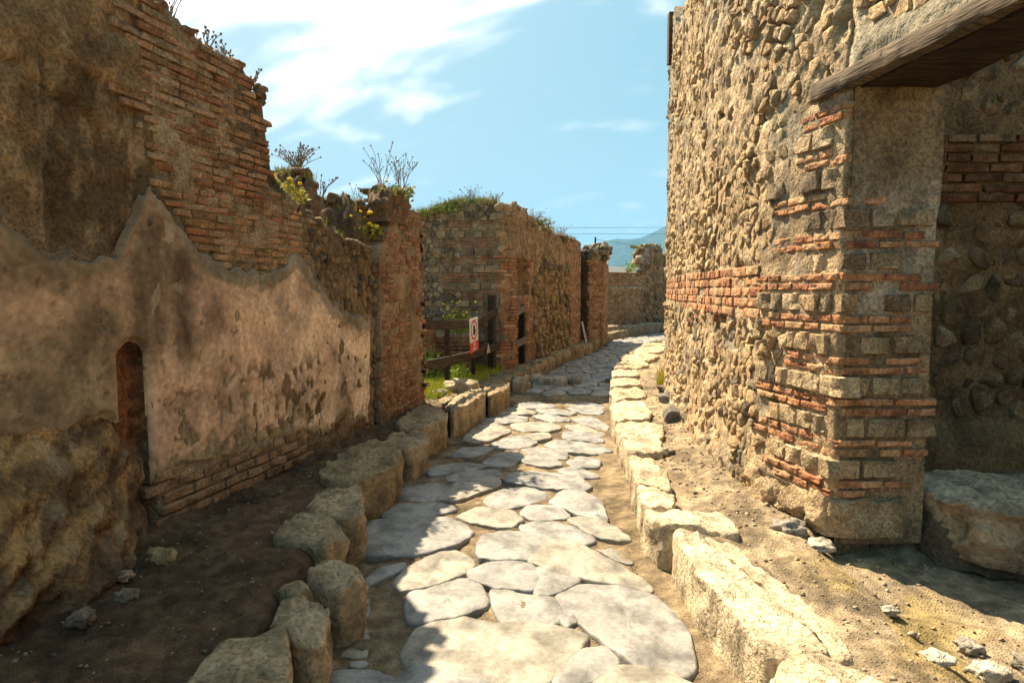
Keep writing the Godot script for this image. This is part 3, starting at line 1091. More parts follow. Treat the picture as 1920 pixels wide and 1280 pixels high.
			collar = maxf(collar, sm(0.05, 0.035, side) * sm(1.5, 1.42, h) * sm(1.2, 1.3, h))
			col = col.lerp(Color(0.30, 0.25, 0.18).lerp(Color(0.27, 0.195, 0.12), sm(4.3, 3.9, d)), collar * 0.9)
			col = col.lerp(Color(0.30, 0.24, 0.14), sm(0.10, 0.04, low) * right * 0.8)
			o += 0.008 * collar * sm(0.0, 0.02, in_)
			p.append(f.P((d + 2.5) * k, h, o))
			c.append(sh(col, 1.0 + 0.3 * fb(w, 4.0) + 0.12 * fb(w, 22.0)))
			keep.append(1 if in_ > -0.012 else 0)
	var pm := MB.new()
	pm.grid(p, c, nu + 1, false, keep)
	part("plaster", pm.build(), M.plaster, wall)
	# bricks of the facing
	var browns := [Color(0.45, 0.255, 0.14), Color(0.41, 0.235, 0.125), Color(0.50, 0.31, 0.18), Color(0.34, 0.19, 0.105), Color(0.48, 0.27, 0.145), Color(0.43, 0.29, 0.175), Color(0.37, 0.175, 0.09)]
	var sets := brick_set(21, 0.24, 0.04, 0.10, browns, 0.0065)
	var pieces := []
	courses(f, (3.6 + 2.5) * k, 5.95 * k + 2.5 * k, 1.8, 3.42, 0.052, 0.24, sets,
		func(s, h):
			var d: float = s / k - 2.5
			var j := 0.08 * sn(Vector3(floor(h / 0.052) * 3.7, 0, 0), 1.0)
			if h > left_top(d) - 0.02 or h < plaster_top(d) - 0.03:
				return false
			if d > 5.72 + j * 1.5 or d < (3.86 + j if h > 2.62 else 4.06 + j * 0.5):
				return false
			if h > 2.45 and d > 5.12 - 0.25 * (h - 2.9) + j * 1.5:
				return false
			return true,
		func(s, h): return -0.037 + rr(-0.006, 0.007), pieces)
	# the plinth courses by the ground
	var dusty := brick_set(8, 0.24, 0.04, 0.10, [Color(0.40, 0.26, 0.15), Color(0.35, 0.225, 0.13), Color(0.44, 0.285, 0.165)], 0.008)
	courses(f, (3.96 + 2.5) * k, (5.55 + 2.5) * k, 0.26, 0.60, 0.068, 0.26, dusty,
		func(s, h): return h < 0.58 - 0.05 * (s / k - 6.4), func(_s, h): return -0.03 + 0.015 * sm(0.5, 0.3, h) + rr(-0.006, 0.006), pieces)
	place(pieces, "brick", M.brick, wall, 300)
	# bare rubble at the far end and the ragged break
	pieces = []
	var tones := [Color(0.30, 0.205, 0.115), Color(0.23, 0.16, 0.09), Color(0.16, 0.115, 0.075), Color(0.36, 0.25, 0.14)]
	rubble(f, (5.6 + 2.5) * k, f.length - 0.02, 0.3, 2.4, 0.105, 0.75,
		func(s, h):
			var d: float = s / k - 2.5
			return h < left_top(d) - 0.03 and d > 5.7 + 0.06 * sn(Vector3(h * 9, 0, 0), 1.0) and (h > plaster_top(d) + 0.03 or d > 6.88),
		func(_s, _h): return tones[rng.randi() % 4], func(_s, _h): return rr(-0.004, 0.034), pieces, 0.012)
	rubble(f, (4.7 + 2.5) * k, (5.4 + 2.5) * k, 2.5, 3.3, 0.075, 0.7,
		func(s, h):
			var d: float = s / k - 2.5
			return h < left_top(d) - 0.04 and d < 5.24 and d > 5.05 - 0.25 * (h - 2.9),
		func(_s, _h): return sh(tones[rng.randi() % 3], 0.7), func(_s, _h): return rr(-0.08, 0.02), pieces)
	place(pieces, "stone", M.tuff, wall, 200)
	# flat bricks and stones lying along the broken top
	var top := []
	for i in 46:
		var d := rr(3.7, 6.9)
		if d > 5.22 and d < 5.5:
			continue
		var t := left_top(d)
		var sz := Vector3(rr(0.08, 0.22), rr(0.035, 0.07), rr(0.08, 0.16)) if d < 5.3 else Vector3(rr(0.08, 0.2), rr(0.05, 0.12), rr(0.08, 0.16))
		var at := f.P((d + 2.5) * k, t + rr(-0.02, 0.02), rr(-0.16, 0.0))
		top.append([boulder(at, sz, sh(browns[i % 7] if d < 5.25 else tones[i % 4], rr(0.7, 1.1)), 0.35, 10), sz.x * sz.y, at])
	place(top, "coping_stone", M.tuff, wall, 60)

func left_pier() -> void:
	var f := Face.new([-1.40, 7.06, -1.125, 8.40, -1.30, 8.46, -1.62, 8.50])
	var fl := Face.new([-1.40, 7.06, -1.125, 8.40])
	var pier := thing("brick_pier", "dark red brick pier ending the plastered wall beside the fenced lot", "pier", f.P(0.7, 0.0))
	var top := func(s): return pl([0, 2.12, 0.15, 2.25, 0.45, 2.6, 0.6, 2.66, 1.37, 2.66, 1.5, 2.6, 1.9, 2.5], s) + 0.03 * fb(Vector3(s, 8, 0), 5.0)
	var body := shell(f, steps(0, f.length, 0.04), 70, 0.44, func(_s): return 0.1, top,
		func(s, h): return 0.014 * fb(Vector3(s, h, 4), 6.0),
		func(s, h, _w): return sh(Color(0.36, 0.26, 0.16), 1.0 + 0.5 * fb(Vector3(s, h, 2), 4.0)))
	part("masonry_core", body.build(), M.mortar, pier)
	var sets := brick_set(14, 0.22, 0.04, 0.10, [Color(0.42, 0.21, 0.115), Color(0.37, 0.20, 0.11), Color(0.45, 0.25, 0.14), Color(0.40, 0.27, 0.16), Color(0.33, 0.16, 0.085), Color(0.29, 0.15, 0.085)], 0.006)
	var pieces := []
	courses(fl, 0.02, fl.length, 0.27, 2.66, 0.056, 0.22, sets, func(s, h): return h < top.call(s) - 0.02 and fb(Vector3(s, h, 7), 1.6) < 0.27, func(_s, _h): return -0.042 + rr(-0.005, 0.006), pieces)
	var fe := Face.new([-1.125, 8.40, -1.30, 8.46])
	courses(fe, 0.0, 0.18, 0.27, 2.6, 0.056, 0.22, sets, func(_s, _h): return true, func(_s, _h): return -0.042 + rr(-0.005, 0.006), pieces)
	place(pieces, "brick", M.brick, pier, 290)
	# the crumbling heap on its head
	var heap := [[slab([-1.62, 7.35, -1.33, 7.3, -1.22, 7.9, -1.24, 8.1, -1.55, 8.1], 2.45, 2.80, 0.1, 0.03, 0.10, Color(0.24, 0.145, 0.085), 0.03, 0.0, 8), 0.5, Vector3(-1.4, 2.7, -7.7)]]
	for i in 60:
		var s := rr(0.1, 1.3)
		var hump := sm(0.15, 0.5, s) * sm(1.3, 0.95, s)
		var at := f.P(s, top.call(s) + rr(-0.03, 0.2) * hump, rr(-0.36, -0.03 - 0.1 * hump))
		var sz := Vector3(rr(0.06, 0.14), rr(0.04, 0.09), rr(0.06, 0.14))
		heap.append([boulder(at, sz, sh(Color(0.29, 0.175, 0.10), rr(0.6, 1.3)), 0.5, 10), sz.x * sz.y, at])
	place(heap, "rubble_stone", M.tuff, pier, 70)
	# two humps of masonry standing up behind the low stretch of wall
	for q in [[-2.12, 6.5, 1.95, 2.86, 0.2, "brown hump of ruined masonry with weeds behind the broken wall end"], [-1.88, 7.25, 1.9, 2.70, 0.32, "low rounded hump of rubble between the wall end and the pier"]]:
		var h := thing("ruined_stub", q[5], "ruin", Vector3(q[0], 0, -q[1]))
		var base := slab([q[0] - q[4], q[1] - 0.3, q[0] + q[4], q[1] - 0.35, q[0] + q[4], q[1] + 0.35, q[0] - q[4], q[1] + 0.3], 0.1, q[3] - 0.2, 0.15, 0.16, 0.14, Color(0.26, 0.17, 0.10), 0.05, 0.0, 14)
		part("masonry_core", base.build(), M.mortar, h)
		var hp := []
		for i in 26:
			var a := rr(0, TAU)
			var r: float = sqrt(rng.randf()) * q[4]
			var at := Vector3(q[0] + cos(a) * r, q[3] - 0.08 - 0.22 * r * r + rr(-0.08, 0.06), -q[1] + sin(a) * r * 0.6)
			hp.append([boulder(at, Vector3(rr(0.08, 0.16), rr(0.06, 0.11), rr(0.08, 0.16)), sh(Color(0.30, 0.21, 0.13), rr(0.6, 1.2)), 0.5, 10), 0.02, at])
		place(hp, "stone", M.tuff, h, 40)

# ---------- the fenced lot and the walls round the bend ----------
func lot_walls() -> void:
	var f := Face.new([-3.3, 12.35, -0.22, 12.02])
	var L := f.length
	var wall := thing("cross_wall", "dark stone and brick cross wall at the back of the fenced lot", "wall", f.P(L * 0.5, 0.0))
	var top := func(s): return pl([0, 2.8, 1.2, 2.95, 1.45, 3.02, 1.9, 3.08, 2.2, 3.2, 2.5, 3.27, 2.9, 3.27, L, 3.22], s) + 0.05 * fb(Vector3(s, 2, 0), 3.0)
	part("masonry_core", shell(f, steps(0, L, 0.045), 70, 0.4, func(_s): return 0.1, top,
		func(s, h): return 0.03 * fb(Vector3(s, h, 1), 4.0),
		func(s, h, _w): return sh(Color(0.30, 0.23, 0.15), 1.0 + 0.5 * fb(Vector3(s, h, 1), 2.5))).build(), M.mortar, wall)
	var reds := [Color(0.36, 0.18, 0.10), Color(0.31, 0.16, 0.09), Color(0.38, 0.23, 0.14), Color(0.26, 0.15, 0.09)]
	var sets := brick_set(8, 0.24, 0.04, 0.10, reds, 0.005, 4, 3)
	var blocks := brick_set(9, 0.24, 0.13, 0.14, [Color(0.36, 0.26, 0.16), Color(0.30, 0.22, 0.14), Color(0.20, 0.15, 0.105), Color(0.33, 0.23, 0.14)], 0.014, 4, 3)
	var pb := []
	var pk := []
	var h := 0.3
	var band := 0
	while h < 3.0:
		var e := 1.15 + 0.45 * sn(Vector3(band * 5.1, 3, 0), 1.0)      # how far the coursed quoin reaches from the corner
		courses(f, L - e, L, h, h + 0.17, 0.056, 0.22, sets, func(s, hh): return hh < top.call(s) - 0.05, func(_s, _h): return -0.04 + rr(-0.005, 0.007), pb)
		courses(f, L - e, L, h + 0.17, h + 0.31, 0.14, 0.24, blocks, func(s, hh): return hh < top.call(s) - 0.05 and rng.randf() < 0.8, func(_s, _h): return -0.045 + rr(-0.01, 0.015), pk, 0.016, 0.24, 0.13)
		h += 0.31
		band += 1
	place(pb, "brick", M.brick, wall, 240)
	place(pk, "stone_block", M.tuff, wall, 90)
	var pieces := []
	var tones := [Color(0.36, 0.28, 0.18), Color(0.27, 0.21, 0.14), Color(0.17, 0.14, 0.11), Color(0.42, 0.34, 0.22)]
	rubble(f, 0.6, L, 0.3, 3.3, 0.13, 0.7, func(s, hh): return hh < top.call(s) and (s < L - 0.95 - 0.3 * sn(Vector3(0, hh * 4, 0), 1.0) or hh > 2.9), func(_s, _h): return tones[rng.randi() % 4], func(_s, _h): return rr(0.01, 0.045), pieces)
	place(pieces, "stone", M.tuff, wall, 200)
	# remains of low walls standing in the lot
	for q in [[-1.62, 10.9, 0.34, 0.5, 1.12, "low square masonry stump in the lot, left of the dark post"], [-1.02, 11.35, 0.36, 0.3, 0.98, "low broken brick stump in the lot, behind the sign"]]:
		var o := thing("masonry_stump", q[5], "ruin", Vector3(q[0], 0.3, -q[1]))
		var a: float = q[2]
		part("masonry_core", slab([q[0] - a, q[1] - a, q[0] + a, q[1] - a, q[0] + a, q[1] + a, q[0] - a, q[1] + a], 0.15, q[4], 0.04, 0.01, 0.06, Color(0.34, 0.22, 0.13), 0.05, 0.0, 12).build(), M.mortar, o)
		var fs := Face.new([q[0] - a * 0.95, q[1] - a, q[0] + a * 0.95, q[1] - a])
		var bp := []
		courses(fs, 0.0, fs.length, 0.3, q[4] - 0.03, 0.06, 0.2, sets, func(_s, _h): return rng.randf() < 0.9, func(_s, _h): return -0.02 + rr(-0.01, 0.01), bp)
		place(bp, "brick", M.brick, o, 80)

func street_wall() -> void:
	var f := Face.new([-0.22, 12.02, 0.05, 12.25, 0.38, 13.6, 1.86, 18.3, 1.9, 18.6])
	var L := f.length
	var wall := thing("street_wall", "long brick and rubble wall with a blocked doorway past the fenced lot", "wall", f.P(L * 0.4, 0.0))
	var top := func(s): return pl([0, 3.24, 0.6, 3.24, 1.2, 3.26, 1.5, 3.18, 1.6, 3.02, 2.4, 3.0, 2.6, 3.1, 3.4, 2.98, 4.2, 3.02, 4.4, 2.92, 5.2, 2.95, 6.0, 3.0, L, 3.02], s) + 0.06 * fb(Vector3(s, 5, 0), 3.0)
	var hole := func(s, h): return maxf(minf(minf(s - 0.50, 1.55 - s), minf(h - 1.62, 2.3 - h)), minf(minf(s - 0.55, 1.40 - s), 1.42 - h - 0.35 * pow(absf(s - 0.97) / 0.43, 2.0)))
	part("masonry_core", shell(f, steps(0, L, 0.045), 80, 0.45, func(_s): return 0.1, top,
		func(s, h):
			var o := 0.03 * fb(Vector3(s, h, 1), 4.0)
			var q: float = hole.call(s, h)
			return lerpf(o, -0.24 if h > 1.5 else -0.4, sm(-0.02, 0.02, q)),
		func(s, h, _w):
			var c := Color(0.42, 0.29, 0.175) if h > 1.5 else Color(0.36, 0.24, 0.14)
			return sh(c, 1.0 + 0.5 * fb(Vector3(s, h, 1), 2.5))).build(), M.mortar, wall)
	var reds := [Color(0.44, 0.22, 0.125), Color(0.38, 0.20, 0.115), Color(0.47, 0.29, 0.18), Color(0.33, 0.19, 0.11)]
	var sets := brick_set(8, 0.24, 0.04, 0.10, reds, 0.005, 4, 3)
	var blocks := brick_set(8, 0.26, 0.15, 0.14, [Color(0.50, 0.36, 0.21), Color(0.42, 0.31, 0.19), Color(0.46, 0.30, 0.17)], 0.016, 4, 3)
	var pb := []
	var pk := []
	courses(f, 0.0, L, 0.3, 3.0, 0.066, 0.24, sets,
		func(s, h):
			if h > top.call(s) - 0.05 or hole.call(s, h) > -0.03:
				return false
			if s < 0.5:
				return h < 2.35
			if s > 5.2 + 0.2 * sn(Vector3(floor(h / 0.066) * 4.1, 0, 0), 1.0):
				return true
			return s < 2.2 and h < 2.35 and fb(Vector3(s, h, 9), 1.5) < 0.12,
		func(_s, _h): return -0.04 + rr(-0.005, 0.007), pb)
	courses(f, 0.0, 1.9, 2.3, 3.2, 0.15, 0.26, blocks, func(s, h): return h < top.call(s) - 0.06 and hole.call(s, h) < -0.08 and rng.randf() < 0.75, func(_s, _h): return -0.055 + rr(-0.01, 0.012), pk, 0.02, 0.26, 0.15)
	place(pb, "brick", M.brick, wall, 290)
	place(pk, "stone_block", M.tuff, wall, 90)
	var pieces := []
	var tones := [Color(0.48, 0.34, 0.19), Color(0.36, 0.26, 0.15), Color(0.22, 0.16, 0.11), Color(0.42, 0.29, 0.16)]
	rubble(f, 0.0, 5.3, 2.3, 3.2, 0.2, 0.6, func(s, h): return h < top.call(s) - 0.02 and hole.call(s, h) < -0.05, func(_s, _h): return [Color(0.46, 0.33, 0.195), Color(0.40, 0.28, 0.165), Color(0.50, 0.35, 0.20)][rng.randi() % 3], func(_s, _h): return rr(0.0, 0.035), pieces, 0.006)
	rubble(f, 1.9, 5.4, 0.28, 2.35, 0.17, 0.85, func(s, h): return (s > 2.15 or fb(Vector3(s, h, 9), 1.5) > 0.1) and h < 2.3, func(_s, _h): return tones[rng.randi() % 4], func(_s, _h): return rr(0.02, 0.085), pieces)
	place(pieces, "stone", M.tuff, wall, 280)
	var heap := []
	for i in 60:
		var s := rr(0.1, L - 0.1)
		var at := f.P(s, top.call(s) + rr(-0.03, 0.08), rr(-0.34, -0.04))
		var sz := Vector3(rr(0.14, 0.3), rr(0.1, 0.2), rr(0.14, 0.26))
		heap.append([boulder(at, sz, sh(Color(0.30, 0.21, 0.13), rr(0.6, 1.3)), 0.5, 10), sz.x * sz.y, at])
	place(heap, "coping_stone", M.tuff, wall, 60)
	# rails across the blocked doorway
	var bar := thing("door_barrier", "two grey rails and a dark post barring the doorway past the fence", "barrier", f.P(1.0, 0.3))
	for q in [[1.28, 1.40], [0.70, 0.74]]:
		var r := MB.new()
		var a := f.P(0.42, q[0], 0.0)
		var b := f.P(1.5, q[1], -0.02)
		var x := (b - a).normalized()
		var t := Transform3D(Basis(x, Vector3.UP, x.cross(Vector3.UP)), (a + b) * 0.5)
		r.box(t, Vector3(a.distance_to(b), 0.13, 0.035), Color(0.30, 0.25, 0.22))
		part("rail", r.build(), M.wood, bar)
	var pm := MB.new()
	pm.box(f.frame(1.33, 0.85, -0.08), Vector3(0.13, 1.3, 0.1), Color(0.06, 0.045, 0.035))
	part("post", pm.build(), M.wood, bar)

func far_walls() -> void:
	var f := Face.new([2.25, 19.55, 2.72, 19.9, 2.98, 20.8, 3.2, 22.4])
	var L := f.length
	var pier := thing("ruined_pier", "far brick pier with a pale rubble head beside the dark passage", "pier", f.P(0.5, 0.0))
	var top := func(s): return pl([0, 2.75, 0.3, 2.95, 0.6, 2.9, 1.2, 2.85, L, 2.6], s) + 0.06 * fb(Vector3(s, 6, 0), 3.0)
	part("masonry_core", shell(f, steps(0, L, 0.06), 50, 0.5, func(_s): return 0.1, top, func(s, h): return 0.02 * fb(Vector3(s, h, 1), 4.0),
		func(s, h, _w): return sh(Color(0.37, 0.25, 0.15), 1.0 + 0.4 * fb(Vector3(s, h, 1), 2.5))).build(), M.mortar, pier)
	var reds := [Color(0.42, 0.23, 0.13), Color(0.38, 0.24, 0.14), Color(0.46, 0.31, 0.19), Color(0.33, 0.18, 0.10)]
	var sets := brick_set(8, 0.24, 0.05, 0.10, reds, 0.005, 4, 3)
	var pb := []
	courses(f, 0.0, L, 0.3, 2.6, 0.085, 0.26, sets, func(_s, _h): return true, func(_s, _h): return -0.04 + rr(-0.005, 0.007), pb, 0.018, 0.24, 0.05)
	place(pb, "brick", M.brick, pier, 200)
	var hp := []
	for i in 46:
		var s := rr(0.0, 1.5)
		var at := f.P(s, top.call(s) + rr(-0.25, 0.2), rr(-0.35, 0.03))
		var sz := Vector3(rr(0.16, 0.3), rr(0.12, 0.22), rr(0.16, 0.3))
		hp.append([boulder(at, sz, sh(Color(0.36, 0.29, 0.21), rr(0.5, 1.4)), 0.5, 10), sz.x * sz.y, at])
	place(hp, "rubble_stone", M.tuff, pier, 50)
	var fs := Face.new([1.88, 18.62, 2.12, 19.9, 2.3, 19.9])
	var back := thing("passage_wall", "dark recessed wall of the narrow passage between two brick walls", "wall", fs.P(0.5, 0.0))
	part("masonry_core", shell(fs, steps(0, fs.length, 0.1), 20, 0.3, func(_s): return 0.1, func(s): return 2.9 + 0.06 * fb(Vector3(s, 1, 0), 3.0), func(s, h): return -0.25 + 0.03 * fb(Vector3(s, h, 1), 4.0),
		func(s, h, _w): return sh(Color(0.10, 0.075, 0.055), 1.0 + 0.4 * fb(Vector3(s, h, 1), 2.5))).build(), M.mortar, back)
	var pk := MB.new()
	pk.box(Transform3D(Basis(Vector3.BACK, 0.22), Vector3(2.02, 0.55, -18.62)), Vector3(0.05, 0.6, 0.12), Color(0.62, 0.58, 0.52))
	tag(whole("leaning_plank", pk.build(), M.painted), "short pale plank leaning at the mouth of the dark passage", "plank")
	# the wall that closes the view
	var fe := Face.new([3.1, 25.4, 3.75, 26.0, 6.6, 28.5, 9.5, 30.5])
	var E := fe.length
	var wall := thing("end_wall", "brick wall across the end of the street rising into a rubble mass", "wall", fe.P(2.5, 0.0))
	var etop := func(s): return pl([0, 2.42, 2.45, 2.42, 2.7, 2.5, 2.85, 2.9, 3.05, 3.3, 3.4, 3.5, 4.2, 3.55, 4.35, 3.2, 5.0, 3.3, 6, 3.9, E, 4.2], s) + 0.08 * fb(Vector3(s, 6, 0), 2.5)
	part("masonry_core", shell(fe, steps(0, E, 0.08), 60, 0.6, func(_s): return 0.1, etop, func(s, h): return 0.04 * fb(Vector3(s, h, 1), 3.0) - 0.12 * sm(0.25, 0.1, absf(s - 1.9)) * sm(0.95, 0.8, h),
		func(s, h, _w): return sh(Color(0.38, 0.23, 0.135), 1.0 + 0.4 * fb(Vector3(s, h, 1), 2.0))).build(), M.mortar, wall)
	pb = []
	courses(fe, 0.0, 3.2, 0.4, 2.42, 0.085, 0.28, sets, func(s, h): return s < 2.95 + 0.25 * sn(Vector3(h * 8, 0, 0), 1.0) and (h < 1.72 or h > 1.9), func(_s, _h): return -0.03 + rr(-0.01, 0.015), pb, 0.018, 0.24, 0.05)
	place(pb, "brick", M.brick, wall, 280)
	var blocks := brick_set(6, 0.4, 0.17, 0.14, [Color(0.50, 0.38, 0.25), Color(0.44, 0.33, 0.22)], 0.016, 4, 2)
	var bl := []
	courses(fe, 0.0, 2.9, 1.72, 1.9, 0.18, 0.42, blocks, func(_s, _h): return true, func(_s, _h): return -0.04, bl, 0.02, 0.4, 0.17)
	place(bl, "stone_block", M.tuff, wall, 20)
	var pieces := []
	var tones := [Color(0.40, 0.26, 0.155), Color(0.33, 0.21, 0.125), Color(0.24, 0.16, 0.10)]
	rubble(fe, 2.9, 6.5, 0.4, 4.2, 0.2, 0.9, func(s, h): return h < etop.call(s), func(s, h): return tones[rng.randi() % 3] if h < 2.8 or s > 3.4 else Color(0.42, 0.36, 0.28), func(_s, _h): return rr(0.01, 0.07), pieces)
	place(pieces, "stone", M.tuff, wall, 220)
	var eh := []
	for i in 50:
		var s := rr(2.5, 5.4)
		var sz := Vector3(rr(0.2, 0.4), rr(0.14, 0.28), rr(0.2, 0.4))
		var at := fe.P(s, etop.call(s) + rr(-0.15, 0.05), rr(-0.5, 0.02))
		eh.append([boulder(at, sz, sh(Color(0.34, 0.27, 0.19), rr(0.5, 1.3)), 0.5, 10), 0.1, at])
	place(eh, "rubble_stone", M.tuff, wall, 60)
	for q in [[0.75, 2.35, 1.05, "wide white board lying along the top of the far end wall"], [2.2, 2.58, 0.42, "small white board right of the wide one on the end wall"]]:
		var b := MB.new()
		b.box(fe.frame(q[0] + (0.62 if q[2] > 1 else 0.28), 2.53, 0.05), Vector3(q[2] * 0.95, 0.22, 0.06), Color(0.75, 0.73, 0.72))
		tag(whole("white_board", b.build(), M.painted), q[3], "board", "white boards on the far wall")
	var wb := MB.new()
	wb.box(f.frame(0.95, 2.62, 0.05), Vector3(0.28, 0.24, 0.03), Color(0.78, 0.74, 0.74))
	tag(whole("notice_plate", wb.build(), M.painted), "small white plate near the head of the far brick pier", "plate")

# ---------- the tall wall on the right ----------
func right_top(d: float) -> float:
	return pl([-3, 5.6, 7.0, 5.4, 7.4, 4.95, 8.6, 5.0, 9.2, 5.2, 9.5, 5.62, 12, 5.68, 14, 5.3, 23, 5.0], d) + 0.08 * fb(Vector3(d, 4, 0), 2.5)

func near_facade() -> Face:
	return Face.new([1.912, 3.85, 2.06, 2.68, 2.25, 1.2, 2.4, -3.0])

func right_wall() -> void:
	var f := right_face
	var L := f.length
	var wall := thing("rubble_wall", "tall sunlit yellow tuff rubble wall with brick courses and timber door lintel", "wall", Vector3(1.9, 0.25, -4.2))
	var s11 := f.s_at_d(11.6)
	var ss := steps(0, s11, 0.25)
	ss.append_array(steps(s11 + 0.05, L, 0.03))
	part("masonry_core", shell(f, ss, 190, 0.5, func(_s): return 0.1, func(s): return right_top(f.at(s).y),
		func(s, h):
			var w := Vector3(s, h, 0)
			var o := 0.012 + 0.022 * fb(w, 5.0) + 0.022 * fb(w, 11.0) + 0.02 * sn(w, 0.8)
			o += 0.012 * fb(w, 24.0)
			o -= 0.05 * sm(0.2, 0.36, fb(w + Vector3(4, 4, 4), 4.0))
			# coursed work is pointed up evenly
			o = lerpf(o, 0.010 + 0.008 * fb(w, 11.0), sm(1.0, 0.85, L - s) * sm(2.95, 2.75, h) * sm(0.3, 0.5, h) * 0.8)
			o = lerpf(o, 0.008 + 0.008 * fb(w, 11.0), sm(1.46, 1.5, h) * sm(1.92, 1.88, h) * 0.8)
			# the footing spreads a little and is eaten out near the corner
			o += 0.05 * sm(0.75, 0.3, h)
			o -= 0.14 * sm(0.30, 0.2, h) * sm(0.7, 0.3, L - s)
			return o if L - s > 0.02 else 0.0,
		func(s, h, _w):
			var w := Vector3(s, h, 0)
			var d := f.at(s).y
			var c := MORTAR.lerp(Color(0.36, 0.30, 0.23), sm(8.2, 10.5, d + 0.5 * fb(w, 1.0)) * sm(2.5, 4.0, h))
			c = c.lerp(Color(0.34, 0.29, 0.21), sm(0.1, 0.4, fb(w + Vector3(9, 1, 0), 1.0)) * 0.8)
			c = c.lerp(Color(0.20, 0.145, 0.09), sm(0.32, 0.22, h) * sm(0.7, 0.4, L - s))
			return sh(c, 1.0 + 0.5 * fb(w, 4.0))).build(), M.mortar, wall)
	var nf := near_facade()
	var ns_ := PackedFloat32Array()
	var e1 := nf.s_at_d(2.05)
	ns_.append_array(steps(0.01, e1 - 0.005, 0.04))
	ns_.append_array(steps(e1, nf.length, 0.12))
	part("masonry_core", shell(nf, ns_, 90, 0.5, func(s): return 2.93 if s < e1 - 0.001 else 0.1, func(s): return 5.6 + 0.05 * fb(Vector3(s, 1, 0), 3.0),
		func(s, h): return 0.03 * fb(Vector3(s, h, 5), 3.5) + 0.015 * fb(Vector3(s, h, 5), 9.0) + 0.03 * sm(3.1, 2.98, h),
		func(s, h, _w): return sh(MORTAR.lerp(Color(0.36, 0.31, 0.22), sm(3.4, 3.1, h)), 1.0 + 0.5 * fb(Vector3(s, h, 5), 3.0))).build(), M.mortar, wall)
	var reach := [0.6, 0.9, 0.85, 0.55, 0.8, 0.85, 0.75, 0.75, 0.45, 0.4]
	var quoin := func(s, h):
		if h > 2.8:
			return L - s < 0.15
		var k := clampi(int((h - 0.42) / 0.243), 0, 9)
		return L - s < reach[k] * 0.97 + 0.08 * sn(Vector3(floor(h / 0.12) * 3.3, 0, 0), 1.0)
	# rubble facing
	var tones := [TUFF, TUFF, TUFF2, TUFF2, Color(0.62, 0.47, 0.28), Color(0.47, 0.335, 0.19), GREY, Color(0.40, 0.33, 0.24), LAVA, Color(0.36, 0.17, 0.10)]
	var pieces := []
	var pale := func(s, h):
		var d := f.at(s).y
		var c: Color = tones[rng.randi() % 10] if h < 1.5 and rng.randf() < 0.6 else tones[rng.randi() % 6]
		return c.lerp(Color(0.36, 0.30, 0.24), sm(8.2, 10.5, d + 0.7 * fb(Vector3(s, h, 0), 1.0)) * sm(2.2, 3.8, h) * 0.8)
	var how_high := func(s, h):
		var w := Vector3(s, h, 0)
		if rng.randf() < 0.14 + 0.1 * sm(2.5, 4.0, h):
			return 0.0
		return rr(0.002, 0.024) * lerpf(0.6, 1.5, sm(-0.25, 0.25, fb(w, 0.9))) + 0.03 * sm(0.15, 0.35, fb(w, 1.3)) + 0.015 * sm(1.0, 0.4, h) - 0.006 * sm(2.2, 3.6, h)
	rubble(f, f.s_at_d(11.4), L, 0.22, 5.9, 0.11, 0.85, func(s, h): return not quoin.call(s, h) and not (h > 1.5 and h < 1.88 + 0.02 and f.at(s).y > 4.62) and h < right_top(f.at(s).y), pale, how_high, pieces, 0.006)
	rubble(nf, 0.02, e1 + 0.6, 3.05, 5.5, 0.135, 0.78, func(_s, _h): return true, func(_s, _h): return tones[rng.randi() % 8], func(_s, h): return rr(0.0, 0.035) * sm(3.05, 3.3, h), pieces, 0.006)
	place(pieces, "stone", M.tuff, wall, 300)
	# brick band, quoin courses on both faces of the corner
	var reds := [Color(0.55, 0.265, 0.13), Color(0.58, 0.32, 0.17), Color(0.50, 0.23, 0.115), Color(0.60, 0.37, 0.20), Color(0.53, 0.28, 0.15), Color(0.43, 0.185, 0.095)]
	var sets := brick_set(24, 0.22, 0.045, 0.11, reds, 0.006, 7, 4)
	var pb := []
	courses(f, f.s_at_d(11.4), f.s_at_d(4.62), 1.5, 1.89, 0.076, 0.2, sets, func(s, h): return not quoin.call(s, h) and (h > 1.54 or f.at(s).y < 8.0) and rng.randf() < 0.96, func(_s, _h): return -0.036 + rr(-0.008, 0.009), pb, 0.012, 0.22, 0.045)
	var jamb := Face.new([1.912, 3.85, 2.45, 3.87])
	var tuffs := [Color(0.59, 0.425, 0.25), Color(0.62, 0.46, 0.28), Color(0.58, 0.40, 0.225), Color(0.40, 0.31, 0.20), Color(0.24, 0.18, 0.12), Color(0.58, 0.44, 0.27)]
	var blocks := brick_set(20, 0.2, 0.12, 0.14, tuffs, 0.017, 6, 4)
	var dull := brick_set(10, 0.2, 0.12, 0.14, [Color(0.46, 0.34, 0.20), Color(0.40, 0.28, 0.16), Color(0.25, 0.175, 0.11), Color(0.52, 0.41, 0.27)], 0.012, 6, 4)
	var pk := []
	for k in 10:
		var h := 0.48 + 0.243 * k
		courses(f, L - reach[k], L + 0.01, h, h + 0.112, 0.056, 0.2, sets, func(s, _h): return s < L - 0.05, func(s, _h): return -0.035 + rr(-0.007, 0.009) + (0.03 if h < 0.7 else 0.0), pb, 0.018, 0.22, 0.045)
		courses(jamb, 0.0, jamb.length, h, h + 0.112, 0.056, 0.22, sets, func(s, hh): return s > 0.06 and s < 0.5 and (hh < 2.2 or s < 0.2) and rng.randf() < 0.85, func(_s, _h): return -0.042 + rr(-0.006, 0.006), pb, 0.016, 0.22, 0.045)
